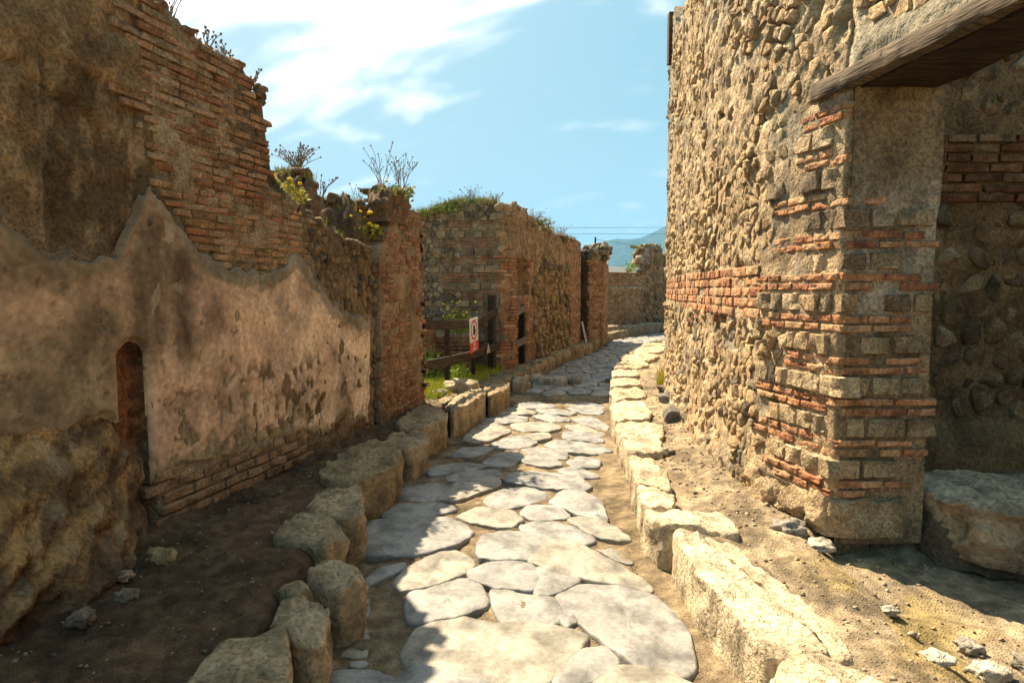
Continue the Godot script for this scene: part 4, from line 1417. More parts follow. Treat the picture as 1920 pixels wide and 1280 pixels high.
		# bricks that turn the corner show on both faces
		for r in 2:
			var t := f.frame(L - 0.01, h + 0.028 + 0.056 * r, 0.0)
			var cm := MB.new()
			var ln := rr(0.14, 0.26)
			var wd := rr(0.14, 0.2)
			var a := f.P(L - 0.14, 0, 0.028 + rr(0, 0.012))
			var raw := [f.at(L - wd).x - 0.008, f.at(L - wd).y, 1.912 - rr(0.0, 0.022), 3.85 - rr(0.0, 0.015), 1.912 + ln, 3.858 - rr(0.0, 0.01), 1.912 + ln, 3.95, 1.95, f.at(L - wd).y]
			var bm := slab(raw, h + 0.056 * r + 0.006, h + 0.056 * r + 0.05, 0.008, 0.0, 0.006, reds[rng.randi() % 6], 0.025, 0.0, 2)
			pb.append([bm, 0.012, a + Vector3(0, h, 0)])
		if k < 9:
			courses(f, L - reach[k] + 0.03, L, h + 0.113, h + 0.243, 0.13, 0.18, blocks, func(s, _h): return s < L - 0.02 and rng.randf() < 0.9, func(_s, _h): return -0.040 + rr(-0.014, 0.014), pk, 0.022, 0.2, 0.12)
			courses(jamb, 0.0, jamb.length, h + 0.113, h + 0.243, 0.13, 0.2, dull, func(s, hh): return s < 0.52 and hh < 2.2 and rng.randf() < 0.8, func(_s, _h): return -0.047 + rr(-0.006, 0.008), pk, 0.03, 0.2, 0.12)
	courses(f, L - 0.75, L - 0.25, 0.26, 0.48, 0.11, 0.2, blocks, func(_s, _h): return true, func(_s, _h): return -0.03 + rr(-0.01, 0.02), pk, 0.014, 0.2, 0.12)
	place(pb, "brick", M.brick, wall, 300)
	# the big worn block at the foot of the corner
	var foot := slab([f.at(L - 0.22).x - 0.035, f.at(L - 0.22).y, 1.87, 3.81, 2.33, 3.83, 2.33, 4.05, 1.95, f.at(L - 0.22).y], 0.25, 0.475, 0.025, 0.0, 0.03, Color(0.52, 0.375, 0.215), 0.03, 0.0, 8)
	pk.append([foot, 0.4, Vector3(1.9, 0.3, -3.8)])
	place(pk, "stone_block", M.tuff, wall, 160)
	# smooth old render on the head of the jamb
	var jp := PackedVector3Array()
	var jc := PackedColorArray()
	for j in 30:
		for i in 30:
			var s := lerpf(0.01, 0.53, i / 29.0)
			var h := lerpf(0.2, 2.84, j / 29.0)
			var w := Vector3(s, h, 3)
			jp.append(jamb.P(s, h, -0.004 + 0.005 * fb(w, 6.0) + 0.03 * sm(2.12, 2.3, h + 0.1 * fb(w, 4.0))))
			jc.append(sh(Color(0.34, 0.235, 0.135).lerp(Color(0.50, 0.41, 0.30), sm(1.55, 1.75, h + 0.3 * fb(w, 3.0)) * sm(2.45, 2.2, h + 0.2 * fb(w, 3.0)) * 0.8), 1.0 + 0.6 * fb(w, 4.0)))
	var jm := MB.new()
	jm.grid(jp, jc, 30)
	part("render_coat", jm.build(), M.mortar, wall)
	# timber lintel: two beams side by side, outer weathered, inner darkened in colour as underside shade
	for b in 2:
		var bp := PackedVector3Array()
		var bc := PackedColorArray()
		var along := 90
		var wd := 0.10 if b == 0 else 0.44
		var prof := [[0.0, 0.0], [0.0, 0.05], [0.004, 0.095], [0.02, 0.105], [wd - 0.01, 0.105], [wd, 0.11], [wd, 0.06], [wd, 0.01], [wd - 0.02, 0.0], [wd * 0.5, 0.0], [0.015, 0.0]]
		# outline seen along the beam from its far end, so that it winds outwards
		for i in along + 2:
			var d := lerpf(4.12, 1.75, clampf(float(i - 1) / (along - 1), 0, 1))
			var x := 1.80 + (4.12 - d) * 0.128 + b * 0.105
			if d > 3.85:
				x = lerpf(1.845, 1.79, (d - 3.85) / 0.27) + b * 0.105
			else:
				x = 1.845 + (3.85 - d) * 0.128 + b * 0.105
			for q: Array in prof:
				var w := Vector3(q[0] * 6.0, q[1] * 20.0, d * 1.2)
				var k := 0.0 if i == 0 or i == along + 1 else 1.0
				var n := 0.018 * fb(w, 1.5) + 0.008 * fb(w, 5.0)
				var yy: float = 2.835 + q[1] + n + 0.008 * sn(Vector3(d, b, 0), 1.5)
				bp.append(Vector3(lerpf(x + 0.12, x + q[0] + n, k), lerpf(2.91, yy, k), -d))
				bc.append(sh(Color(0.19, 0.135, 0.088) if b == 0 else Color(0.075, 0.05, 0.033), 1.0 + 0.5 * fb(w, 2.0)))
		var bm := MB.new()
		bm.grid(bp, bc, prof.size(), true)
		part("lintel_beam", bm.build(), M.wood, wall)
	# old iron-dark post standing in the wall head far off
	var pm := MB.new()
	pm.box(Transform3D(Basis(), f.P(f.s_at_d(10.4), 5.5, 0.02)), Vector3(0.12, 0.75, 0.12), Color(0.14, 0.09, 0.06))
	part("post", pm.build(), M.wood, wall)

func doorway_room() -> void:
	var f := Face.new([1.9, 5.35, 6.4, 5.25])
	var wall := thing("room_wall", "shaded rubble wall with a brick band inside the doorway", "wall", f.P(1.5, 0.0))
	part("masonry_core", shell(f, steps(0, f.length, 0.06), 70, 0.4, func(_s): return 0.05, func(s): return 4.3 + 0.1 * fb(Vector3(s, 1, 0), 2.0),
		func(s, h): return 0.03 + 0.03 * fb(Vector3(s, h, 7), 4.0) + 0.12 * sm(0.75, 0.5, h),
		func(s, h, _w): return sh(Color(0.27, 0.175, 0.09), 1.0 + 0.5 * fb(Vector3(s, h, 7), 2.5))).build(), M.mortar, wall)
	var sets := brick_set(10, 0.3, 0.05, 0.10, [Color(0.27, 0.125, 0.06), Color(0.29, 0.15, 0.075), Color(0.32, 0.20, 0.105), Color(0.21, 0.10, 0.055)], 0.008)
	var pb := []
	courses(f, 0.2, 3.0, 2.38, 2.92, 0.077, 0.3, sets, func(_s, _h): return true, func(_s, _h): return 0.005 + rr(-0.01, 0.015), pb, 0.02, 0.3, 0.05)
	place(pb, "brick", M.brick, wall, 100)
	var tones := [Color(0.40, 0.27, 0.145), Color(0.32, 0.21, 0.115), Color(0.17, 0.12, 0.075), Color(0.44, 0.32, 0.19), Color(0.25, 0.165, 0.09)]
	var pieces := []
	rubble(f, 0.2, 3.6, 0.3, 4.2, 0.2, 0.8, func(_s, h): return h < 2.34 or h > 2.98, func(_s, _h): return tones[rng.randi() % 5], func(_s, _h): return rr(0.02, 0.07), pieces, 0.012)
	place(pieces, "stone", M.tuff, wall, 200)
	# the other sides of the roofless room
	var f2 := Face.new([6.4, 5.2, 6.4, -3.0])
	var side := thing("room_wall", "shaded far side wall of the roofless room behind the doorway", "wall", f2.P(3.0, 0.0))
	part("masonry_core", shell(f2, steps(0, f2.length, 0.3), 20, 0.4, func(_s): return 0.05, func(_s): return 4.2, func(s, h): return 0.04 * fb(Vector3(s, h, 7), 3.0),
		func(s, h, _w): return sh(Color(0.34, 0.23, 0.13), 1.0 + 0.4 * fb(Vector3(s, h, 7), 2.5))).build(), M.mortar, side)
	# the long worn block that lies inside the doorway
	var b := slab([2.44, 4.12, 2.46, 3.86, 2.52, 3.6, 2.72, 3.44, 2.84, 3.5, 3.1, 3.22, 3.7, 3.1, 3.9, 3.5, 3.6, 4.1, 3.0, 4.35, 2.66, 4.32], 0.17, 0.52, 0.03, 0.0, 0.06, Color(0.56, 0.42, 0.27), 0.022, -0.10, 12)
	tag(whole("stone_block", b.build(), M.limestone), "large pale pitted stone block lying inside the right doorway", "stone block")
	var u := slab([2.42, 4.05, 2.5, 3.75, 2.85, 3.55, 3.6, 3.4, 3.6, 4.1, 2.9, 4.3], 0.1, 0.36, 0.04, 0.0, 0.06, Color(0.20, 0.15, 0.10), 0.04, 0.0, 4)
	tag(whole("rubble_bed", u.build(), M.mortar), "dark rubble bed under the pale block inside the doorway", "rubble")

# ---------- paving, kerbs ----------
func paving() -> void:
	var road: Node3D = get_node("road")
	var greys := [Color(0.31, 0.295, 0.27), Color(0.34, 0.31, 0.25), Color(0.30, 0.29, 0.27), Color(0.35, 0.315, 0.25), Color(0.315, 0.30, 0.275)]
	for k in PAVERS.size():
		var low := k >= 47 and k != 51
		var raw: Array = PAVERS[k].duplicate()
		var cx := 0.0
		var cd := 0.0
		for i in range(0, raw.size(), 2):
			cx += raw[i] * 2.0 / raw.size()
			cd += raw[i + 1] * 2.0 / raw.size()
		for i in range(0, raw.size(), 2):      # the stones stand close together
			var away := Vector2(raw[i] - cx, raw[i + 1] - cd)
			away += away.normalized() * (0.0 if low else 0.03)
			raw[i] = cx + away.x
			raw[i + 1] = cd + away.y
		var m := slab(raw, -0.12, 0.004 if low else 0.010 + 0.014 * rng.randf(), 0.010 if low else 0.016, 0.003 if low else 0.007, 0.013, greys[rng.randi() % 5], 0.026, 0.04, 3, 0.16)
		part("paving_stone", m.build(), M.basalt, road)
	# the rest of the street, stone by stone, as far as the bend
	for q in cells(-0.2, 2.2, 10.75, 27.0, 0.58, 0.82, 0.011, 0.36):
		var out := []
		for w: Vector2 in q[1]:
			var s := clampf(w.x, 0.02, 2.0)
			var slope := (kerb_right(w.y + 1.0) - kerb_left(w.y + 1.0) - kerb_right(w.y - 1.0) + kerb_left(w.y - 1.0)) * 0.25 + (kerb_left(w.y + 1.0) - kerb_left(w.y - 1.0)) * 0.5
			var d := maxf(w.y - 0.6 * (s - 1.0) * slope, 10.6)
			out.append(lerpf(kerb_left(d) + 0.06, kerb_right(d) - 0.02, s / 2.0))
			out.append(d)
		if q[0].x > -0.05 and q[0].x < 2.05:
			part("paving_stone", slab(out, -0.12, 0.014 + 0.022 * rng.randf(), 0.022, 0.014, 0.016, greys[rng.randi() % 5], 0.055, 0.03).build(), M.basalt, road)
	# small stuff caught in the joints
	var mb := MB.new()
	for i in 420:
		var dd := 2.6 + pow(rng.randf(), 1.6) * 9.0
		var x := lerpf(kerb_left(dd) + 0.08, kerb_right(dd) - 0.03, rng.randf())
		if rng.randf() < 0.6:
			x = kerb_right(dd) - rr(0.02, 0.3) if rng.randf() < 0.6 else kerb_left(dd) + rr(0.03, 0.4)
		var s := rr(0.008, 0.03)
		mb.add(boulder(Vector3(x, -0.022 + s * 0.2, -dd), Vector3(s * rr(0.8, 1.5), s * 0.8, s), sh(Color(0.36, 0.30, 0.22), rr(0.4, 1.4)), 0.4, 6))
	var o := whole("road_gravel", mb.build(), M.tuff)
	o.set_meta("kind", "stuff")
	tag(o, "small gravel lying in the joints and gutters of the paving", "gravel")

func kerbs() -> void:
	var lf: Node3D = get_node("left_footway")
	var rf: Node3D = get_node("right_footway")
	var tones := [Color(0.40, 0.30, 0.18), Color(0.44, 0.335, 0.21), Color(0.36, 0.265, 0.155), Color(0.41, 0.31, 0.195)]
	var hl := [0.32, 0.31, 0.31, 0.32, 0.33, 0.32, 0.35, 0.31, 0.33, 0.34, 0.31]
	for k in LEFT_KERB.size():
		part("kerb_stone", slab(LEFT_KERB[k], -0.1, hl[k] - 0.01, 0.03, 0.006, 0.04 if k else 0.026, tones[k % 4], 0.024, -0.03, 9).build(), M.limestone, lf)
	var pale := [Color(0.61, 0.495, 0.33), Color(0.65, 0.53, 0.355), Color(0.57, 0.46, 0.30)]
	for k in RIGHT_KERB.size():
		part("kerb_stone", slab(RIGHT_KERB[k], -0.1, (0.285 if k != 2 else 0.255) + 0.015 * rng.randf(), 0.025, 0.006, 0.032, pale[k % 3], 0.028, -0.02, 8).build(), M.limestone, rf)
	# the kerb of the wall round the bend, and the one that closes the street
	var runs := [[[0.30, 12.2], [1.15, 15.36], [2.3, 18.46]], [[2.45, 19.2], [3.0, 21.2]], [[3.25, 23.3], [4.6, 25.3], [6.6, 27.4], [8.6, 29.4]]]
	var sizes := [[0.75, 0.34, 0.27], [0.9, 0.35, 0.25], [1.5, 0.5, 0.4]]
	for r in 3:
		var f := Face.new([runs[r][0][0], runs[r][0][1], runs[r][1][0], runs[r][1][1]] if runs[r].size() == 2 else [runs[r][0][0], runs[r][0][1], runs[r][1][0], runs[r][1][1], runs[r][2][0], runs[r][2][1]])
		if runs[r].size() == 4:
			f = Face.new([3.25, 23.3, 4.6, 25.3, 6.6, 27.4, 8.6, 29.4])
		var s := 0.0
		while s < f.length - 0.3:
			var l: float = sizes[r][0] * rr(0.75, 1.25)
			var e := minf(s + l - 0.025, f.length)
			var q := []
			for c in [[s, 0.0], [s + (e - s) * 0.5, rr(-0.02, 0.04)], [e, 0.0], [e, -sizes[r][1]], [s, -sizes[r][1] * rr(0.9, 1.2)]]:
				var w := f.P(c[0], 0, c[1])
				q.append(w.x)
				q.append(-w.z)
			part("kerb_stone", slab(q, -0.1, sizes[r][2] + rr(-0.03, 0.03), 0.06, 0.02, 0.05, tones[rng.randi() % 4] if r != 2 else Color(0.34, 0.26, 0.18), 0.06, 0.0, 5).build(), M.limestone, lf)
			s += l
	# stepping stones across the carriageway and the block at the kerb's end
	var steps_ := [[[0.42, 11.75, 0.95, 11.6, 1.02, 12.05, 0.5, 12.2], 0.15, "wide low stepping stone in the road past the kerb end"], [[1.0, 11.85, 1.22, 11.8, 1.28, 12.1, 1.06, 12.15], 0.15, "small rounded stepping stone right of the wide one"]]
	for q in steps_:
		tag(whole("stepping_stone", slab(q[0], -0.1, q[1], 0.06, 0.02, 0.03, Color(0.42, 0.36, 0.27), 0.04).build(), M.limestone), q[2], "stepping stone", "stepping stones in the road")
	tag(whole("kerb_block", slab([-0.02, 10.95, 0.2, 10.9, 0.3, 11.35, 0.05, 11.5], -0.1, 0.22, 0.05, 0.02, 0.04, Color(0.40, 0.32, 0.21), 0.035, 0.0, 5).build(), M.limestone), "worn upright block where the left kerb stops at the entrance", "stone")
	for q in [[-0.02, 12.1, 0.55, 0.16], [0.28, 12.45, 0.5, 0.12], [0.10, 11.7, 0.4, 0.08]]:
		part("threshold_stone", slab([q[0] - q[2] * 0.5, q[1] - 0.2, q[0] + q[2] * 0.5, q[1] - 0.25, q[0] + q[2] * 0.6, q[1] + 0.2, q[0] - q[2] * 0.4, q[1] + 0.25], -0.05, q[3], 0.04, 0.02, 0.04, Color(0.52, 0.44, 0.31), 0.04).build(), M.limestone, lf)

# ---------- fence, signs ----------
func fence() -> void:
	var fn := thing("wooden_fence", "dark plank fence closing the overgrown lot on the left", "fence", Vector3(-0.8, 0.3, -9.8))
	var f := Face.new([-1.14, 8.5, -0.2, 11.95])
	var rail := func(s0, h0, s1, h1, wide, off, col, sag):
		var p := PackedVector3Array()
		var c := PackedColorArray()
		var n := 16
		for i in n + 2:
			var t := clampf(float(i - 1) / (n - 1), 0, 1)
			var s := lerpf(s0, s1, t)
			var h: float = lerpf(h0, h1, t) - sag * sin(t * PI)
			for q in [[0.0, -0.5], [0.0, -0.3], [0.0, 0.3], [0.0, 0.5], [-0.032, 0.5], [-0.032, 0.0], [-0.032, -0.5]]:
				var k := 0.02 if i == 0 or i == n + 1 else 1.0
				p.append(f.P(s, h + q[1] * wide * k + 0.006 * sn(Vector3(s * 3, q[1] * 9, h0), 1.0), off + (q[0] + 0.016) * k - 0.016))
				c.append(sh(col, 1.0 + 0.3 * fb(Vector3(s, h * 9 + q[1] * 3, 0), 2.0)))
		var m := MB.new()
		# columns run round the plank: reversed so that faces look outwards
		var rp := PackedVector3Array()
		var rc := PackedColorArray()
		for r in n + 2:
			for k in 7:
				rp.append(p[r * 7 + 6 - k])
				rc.append(c[r * 7 + 6 - k])
		m.grid(rp, rc, 7, true)
		part("rail", m.build(), M.wood, fn)
	var brown := Color(0.11, 0.075, 0.05)
	rail.call(0.0, 1.27, 2.35, 1.20, 0.13, 0.03, brown, 0.02)
	rail.call(2.2, 1.17, 3.4, 1.34, 0.13, 0.0, brown, 0.0)
	rail.call(0.0, 0.74, 3.4, 0.73, 0.13, 0.03, brown, 0.03)
	for q in [[0.03, 0.25, 0.05, 1.42, 0.06, 0.07], [1.05, 0.2, 1.0, 1.2, 0.055, 0.06], [3.22, 0.2, 3.2, 1.62, 0.16, 0.10], [2.35, 0.2, 2.05, 1.22, 0.06, 0.06]]:
		var a := f.P(q[0], q[1], -0.06)
		var b := f.P(q[2], q[3], -0.06)
		var y := (b - a).normalized()
		var t := Transform3D(Basis(f.T(q[0]), y, f.N(q[0])).orthonormalized(), (a + b) * 0.5)
		var m := MB.new()
		m.box(t, Vector3(q[4], a.distance_to(b), q[5]), sh(brown, 0.6))
		part("post", m.build(), M.wood, fn)
	# warning sign hung on the rails: white panel, red ring with a raised dark hand, red lower panel
	var at := f.frame(1.83, 1.03, 0.075)
	at.basis = at.basis * Basis(Vector3.BACK, 0.08)
	var sign := thing("prohibition_sign", "white and red no entry sign hung on the dark fence rails", "sign", at.origin)
	var pm := MB.new()
	pm.box(at.translated_local(Vector3(0, 0.07, 0)), Vector3(0.40, 0.36, 0.006), Color(0.62, 0.59, 0.56))
	part("white_panel", pm.build(), M.painted, sign)
	pm = MB.new()
	pm.box(at.translated_local(Vector3(0, -0.19, 0)), Vector3(0.40, 0.158, 0.006), Color(0.55, 0.075, 0.05))
	part("red_panel", pm.build(), M.painted, sign)
	var ring := MB.new()
	var p := PackedVector3Array()
	var c := PackedColorArray()
	for r in [0.155, 0.125]:
		for k in 40:
			var a := -TAU * k / 40
			p.append(at * Vector3(cos(a) * r, 0.07 + sin(a) * r, 0.0055))
			c.append(Color(0.5, 0.05, 0.04))
	var flip := PackedVector3Array()
	for k in 40:
		flip.append(p[39 - k])
	for k in 40:
		flip.append(p[79 - k])
	ring.grid(flip, c, 40, true)
	part("red_ring", ring.build(), M.painted, sign)
	var hand := MB.new()
	var dark := Color(0.03, 0.028, 0.04)
	hand.box(at.translated_local(Vector3(0, 0.035, 0.0055)), Vector3(0.085, 0.085, 0.003), dark)
	for q in [[-0.034, 0.10, 0.055, 0.0], [-0.011, 0.112, 0.075, 0.0], [0.012, 0.108, 0.068, 0.0], [0.034, 0.098, 0.05, 0.0], [0.06, 0.05, 0.055, -0.6]]:
		hand.box(at.translated_local(Vector3(q[0], q[1], 0.0055)).rotated_local(Vector3.BACK, q[3]), Vector3(0.017, q[2], 0.003), dark)
	part("hand_symbol", hand.build(), M.painted, sign)
	var font := SystemFont.new()
	font.font_names = PackedStringArray(["Droid Sans"])
	for q in [["NO", -0.155], ["ENTRY", -0.225]]:
		var tm := TextMesh.new()
		tm.text = q[0]
		tm.font = font
		tm.font_size = 32
		tm.pixel_size = 0.0019
		tm.depth = 0.003
		var wm := StandardMaterial3D.new()
		wm.resource_name = "white_lettering"
		wm.albedo_color = Color(0.92, 0.88, 0.85)
		wm.roughness = 0.6
		part("lettering", tm, wm, sign, at.translated_local(Vector3(0, q[1], 0.0055)))
	var tri := MB.new()
	var ta := f.frame(2.62, 0.735, 0.06)
	var b := 0
	for q in [[-0.10, -0.06], [0.10, -0.06], [0.0, 0.10]]:
		tri.v.append(ta * Vector3(q[0], q[1], 0.004))
		tri.c.append(Color(0.42, 0.34, 0.33))
	for q in [[-0.10, -0.06], [0.10, -0.06], [0.0, 0.10]]:
		tri.v.append(ta * Vector3(q[0], q[1], -0.004))
		tri.c.append(Color(0.42, 0.34, 0.33))
	tri.ix.append_array(PackedInt32Array([0, 2, 1, 3, 4, 5, 0, 1, 4, 0, 4, 3, 1, 2, 5, 1, 5, 4, 2, 0, 3, 2, 3, 5]))
	tag(whole("warning_triangle", tri.build(), M.painted), "small faded grey warning triangle on the lower fence rail", "sign")

# ---------- loose stones ----------
func loose_stones() -> void:
	var list := [
		[2.20, 9.3, 0.26, LAVA, "dark lava lump at the wall foot, beside the yellow grass tuft"],
		[2.10, 8.5, 0.30, Color(0.24, 0.22, 0.19), "grey lava lump at the wall foot, second along from the grass tuft"],
		[2.04, 8.0, 0.24, Color(0.40, 0.34, 0.26), "smaller pale brown lump resting against the grey lava lump"],
		[1.93, 7.45, 0.32, Color(0.19, 0.17, 0.15), "largest dark lump at the wall foot, nearest of the lava lumps"],
		[1.70, 3.98, 0.16, Color(0.34, 0.30, 0.25), "grey rounded stone at the foot of the brick corner"],
		[1.80, 3.80, 0.12, Color(0.55, 0.48, 0.36), "pale stone beside the grey one at the brick corner"],
		[1.36, 5.9, 0.14, Color(0.40, 0.34, 0.26), "brown stone on the right footway behind the kerb"],
		[1.84, 3.14, 0.07, Color(0.58, 0.52, 0.42), "pale round stone at the edge of the doorway shadow"],
		[2.05, 2.88, 0.09, Color(0.50, 0.44, 0.36), "pinkish stone half in the doorway shadow"],
		[1.98, 2.66, 0.13, Color(0.60, 0.53, 0.40), "flat pale stone bedded in the sunny doorway earth"],
		[1.74, 2.62, 0.09, Color(0.60, 0.54, 0.43), "thin pale chip of stone near the flat bedded stone"],
		[2.22, 2.72, 0.13, Color(0.30, 0.26, 0.2), "grey slab of stone lying in the doorway shade"],
		[-1.90, 3.5, 0.13, Color(0.36, 0.25, 0.13), "brown tuff lump under the eroded wall footing"],
		[-1.93, 3.2, 0.09, Color(0.40, 0.26, 0.18), "reddish fist sized stone below the eroded footing"],
		[-1.80, 3.0, 0.08, Color(0.25, 0.19, 0.13), "dull brown stone sunk in the shaded footway by the footing"],
		[-1.88, 2.8, 0.1, Color(0.22, 0.17, 0.12), "dark stone at the near end of the eroded footing"],
		[-0.98, 9.0, 0.16, Color(0.50, 0.42, 0.30), "pale stone on the lot edge by the brick pier"],
		[-0.72, 9.35, 0.34, Color(0.56, 0.44, 0.29), "large pale boulder on the lot edge at the fence foot"],
	]
	for q in list:
		var s: float = q[2]
		var y: float = right_ground(q[0], q[1]) if q[0] > 0 else left_ground(q[0], q[1])
		if q[1] > 8.5 and q[0] < 0:
			y = 0.3
		tag(whole("loose_stone", boulder(Vector3(q[0], y + s * 0.12, -q[1]), Vector3(s * rr(1.0, 1.3), s * rr(0.5, 0.7), s * rr(0.9, 1.2)), q[3], 0.35, 22).build(), M.limestone), q[4], "stone", "loose stones along the footways")
	var mb := MB.new()
	for i in 1700:
		var d := 2.0 + pow(rng.randf(), 1.5) * 9.0
		var right := rng.randf() < 0.6
		var x := lerpf(kerb_right(d) + 0.25, wall_right_x(d) + (0.7 if d < 4.0 else 0.0), rng.randf()) if right else lerpf(-3.0 + 0.23 * d, kerb_left(d) - 0.25, rng.randf())
		var s := rr(0.007, 0.022) * (1.6 if rng.randf() < 0.07 else 1.0) * (1.0 if right else 0.85)
		mb.add(boulder(Vector3(x, (right_ground(x, d) if right else left_ground(x, d)) + s * 0.1, -d), Vector3(s * rr(0.8, 1.5), s * 0.8, s), sh(Color(0.42, 0.33, 0.22) if right else Color(0.30, 0.23, 0.16), rr(0.5, 1.7)), 0.4, 6))
	var o := whole("footway_gravel", mb.build(), M.tuff)
	o.set_meta("kind", "stuff")
	tag(o, "small pale and dark gravel scattered over both earth footways", "gravel")

# ---------- plants ----------
func blades(n: int, high: float, spread: float, lean: float) -> MB:
	var m := MB.new()
	for k in n:
		var a := rr(0, TAU)
		var r := sqrt(rng.randf()) * spread
		var foot := Vector3(cos(a) * r, 0, sin(a) * r)
		var b := rr(0, TAU)
		var out := Vector3(cos(b), 0, sin(b)) * lean * high * rr(0.3, 1.2)
		var h := high * rr(0.5, 1.1)
		var side := Vector3(-sin(b), 0, cos(b)) * high * 0.035
		var v := m.v.size()
		var col := Color(1, 1, 1).lerp(Color(1.15, 1.0, 0.6), rng.randf())
		for q in [foot - side, foot + side, foot + out * 0.4 + Vector3(0, h * 0.6, 0) + side * 0.7, foot + out * 0.4 + Vector3(0, h * 0.6, 0) - side * 0.7, foot + out + Vector3(0, h, 0)]:
			m.v.append(q)
			m.c.append(col)
		m.ix.append_array(PackedInt32Array([v, v + 3, v + 2, v, v + 2, v + 1, v + 3, v + 4, v + 2]))
	return m

func meadow(called: String, label: String, spots: Array, clump: MB, tones: Array, lo: float, hi: float) -> void:
	var mm := MultiMesh.new()
	mm.transform_format = MultiMesh.TRANSFORM_3D
	mm.use_colors = true
	mm.mesh = clump.build()
	mm.instance_count = spots.size()
	for k in spots.size():
		mm.set_instance_transform(k, Transform3D(Basis(Vector3.UP, rr(0, TAU)).scaled(Vector3.ONE * rr(lo, hi)), spots[k]))
		mm.set_instance_color(k, sh(tones[rng.randi() % tones.size()], rr(0.7, 1.25)))
	var o := MultiMeshInstance3D.new()
	o.name = called
	o.multimesh = mm
	o.material_override = M.leaf
	add_child(o)
	o.set_meta("kind", "stuff")
	tag(o, label, "grass")

# a tall dried weed: branching stalks that end in small seed heads
func dry_weed(at: Vector3, high: float, wide: float, stems: int, label: String) -> void:
	high *= 0.85
	var o := thing("dry_weed", label, "weed", at, "dried weeds on the wall heads")
	var st := MB.new()
	var grey := Color(0.21, 0.185, 0.155)
	for k in stems:
		var a := rr(0, TAU)
		var dir := Vector3(cos(a), 0, sin(a) * 0.5)
		var path := PackedVector3Array()
		var h := high * rr(0.55, 1.0)
		var reach := wide * rr(0.2, 1.0)
		for i in 6:
			var t := i / 5.0
			path.append(at + dir * (0.03 + reach * t * t) + Vector3(0.015 * sn(Vector3(k, t * 3, 0), 1.0), h * t, 0))
		st.tube(path, 0.0055, 0.0025, grey, 3)
		part("seed_head", boulder(Vector3.ZERO, Vector3(0.019, 0.022, 0.019), sh(grey, 0.9), 0.2, 6).build(), M.stalk, o, Transform3D(Basis(), path[5]))
		for b in 4:
			var t := rr(0.35, 0.9)
			var s := path[int(t * 5)]
			var q := s + Vector3(rr(-1, 1) * 0.35, rr(0.25, 0.6), rr(-0.2, 0.2)) * high * 0.35
			st.tube(PackedVector3Array([s, s.lerp(q, 0.5) + Vector3(0, -0.01, 0), q]), 0.004, 0.002, grey, 3)
			part("seed_head", boulder(Vector3.ZERO, Vector3(0.014, 0.017, 0.014), grey, 0.2, 6).build(), M.stalk, o, Transform3D(Basis(), q))
	part("stalks", st.build(), M.stalk, o)

# a leafy weed, some with yellow flower heads
func leafy(called: String, label: String, at: Vector3, high: float, wide: float, leaves: int, flowers: int, green: Color, group: String) -> void:
	var o := thing(called, label, "plant", at, group)
	var lf := MB.new()
	var st := MB.new()
	for k in maxi(4, leaves / 22):
		var a := rr(0, TAU)
		var tip := at + Vector3(cos(a) * wide * rr(0.2, 0.9), high * rr(0.6, 1.0), sin(a) * wide * rr(0.2, 0.9))
		st.tube(PackedVector3Array([at, at.lerp(tip, 0.5) + Vector3(0, high * 0.1, 0), tip]), 0.006, 0.003, sh(green, 0.7), 3)
	for k in leaves:
		var a := rr(0, TAU)
		var r := sqrt(rng.randf()) * wide
		var p := at + Vector3(cos(a) * r, high * rr(0.05, 0.95) * (1.0 - 0.5 * r / wide), sin(a) * r)
		var l := rr(0.03, 0.075)
		var x := Vector3(rr(-1, 1), rr(-0.3, 0.9), rr(-1, 1)).normalized()
		var y := x.cross(Vector3(rr(-1, 1), rr(-1, 1), rr(-1, 1))).normalized() * l * 0.28
		var v := lf.v.size()
		var col := sh(green, rr(0.55, 1.5))
		for q in [p, p + x * l * 0.5 + y, p + x * l, p + x * l * 0.5 - y]:
			lf.v.append(q)
			lf.c.append(col)
		lf.ix.append_array(PackedInt32Array([v, v + 1, v + 2, v, v + 2, v + 3]))
	part("stems", st.build(), M.stalk, o)
	part("leaves", lf.build(), M.leaf, o)
	if flowers:
		for k in flowers:
			var a := rr(0, TAU)
			var r := sqrt(rng.randf()) * wide
			var p := at + Vector3(cos(a) * r, high * rr(0.55, 1.12), sin(a) * r)
			part("flower_head", boulder(Vector3.ZERO, Vector3(0.036, 0.024, 0.036), Color(0.85, 0.60, 0.03), 0.3, 8).build(), M.leaf, o, Transform3D(Basis(), p))

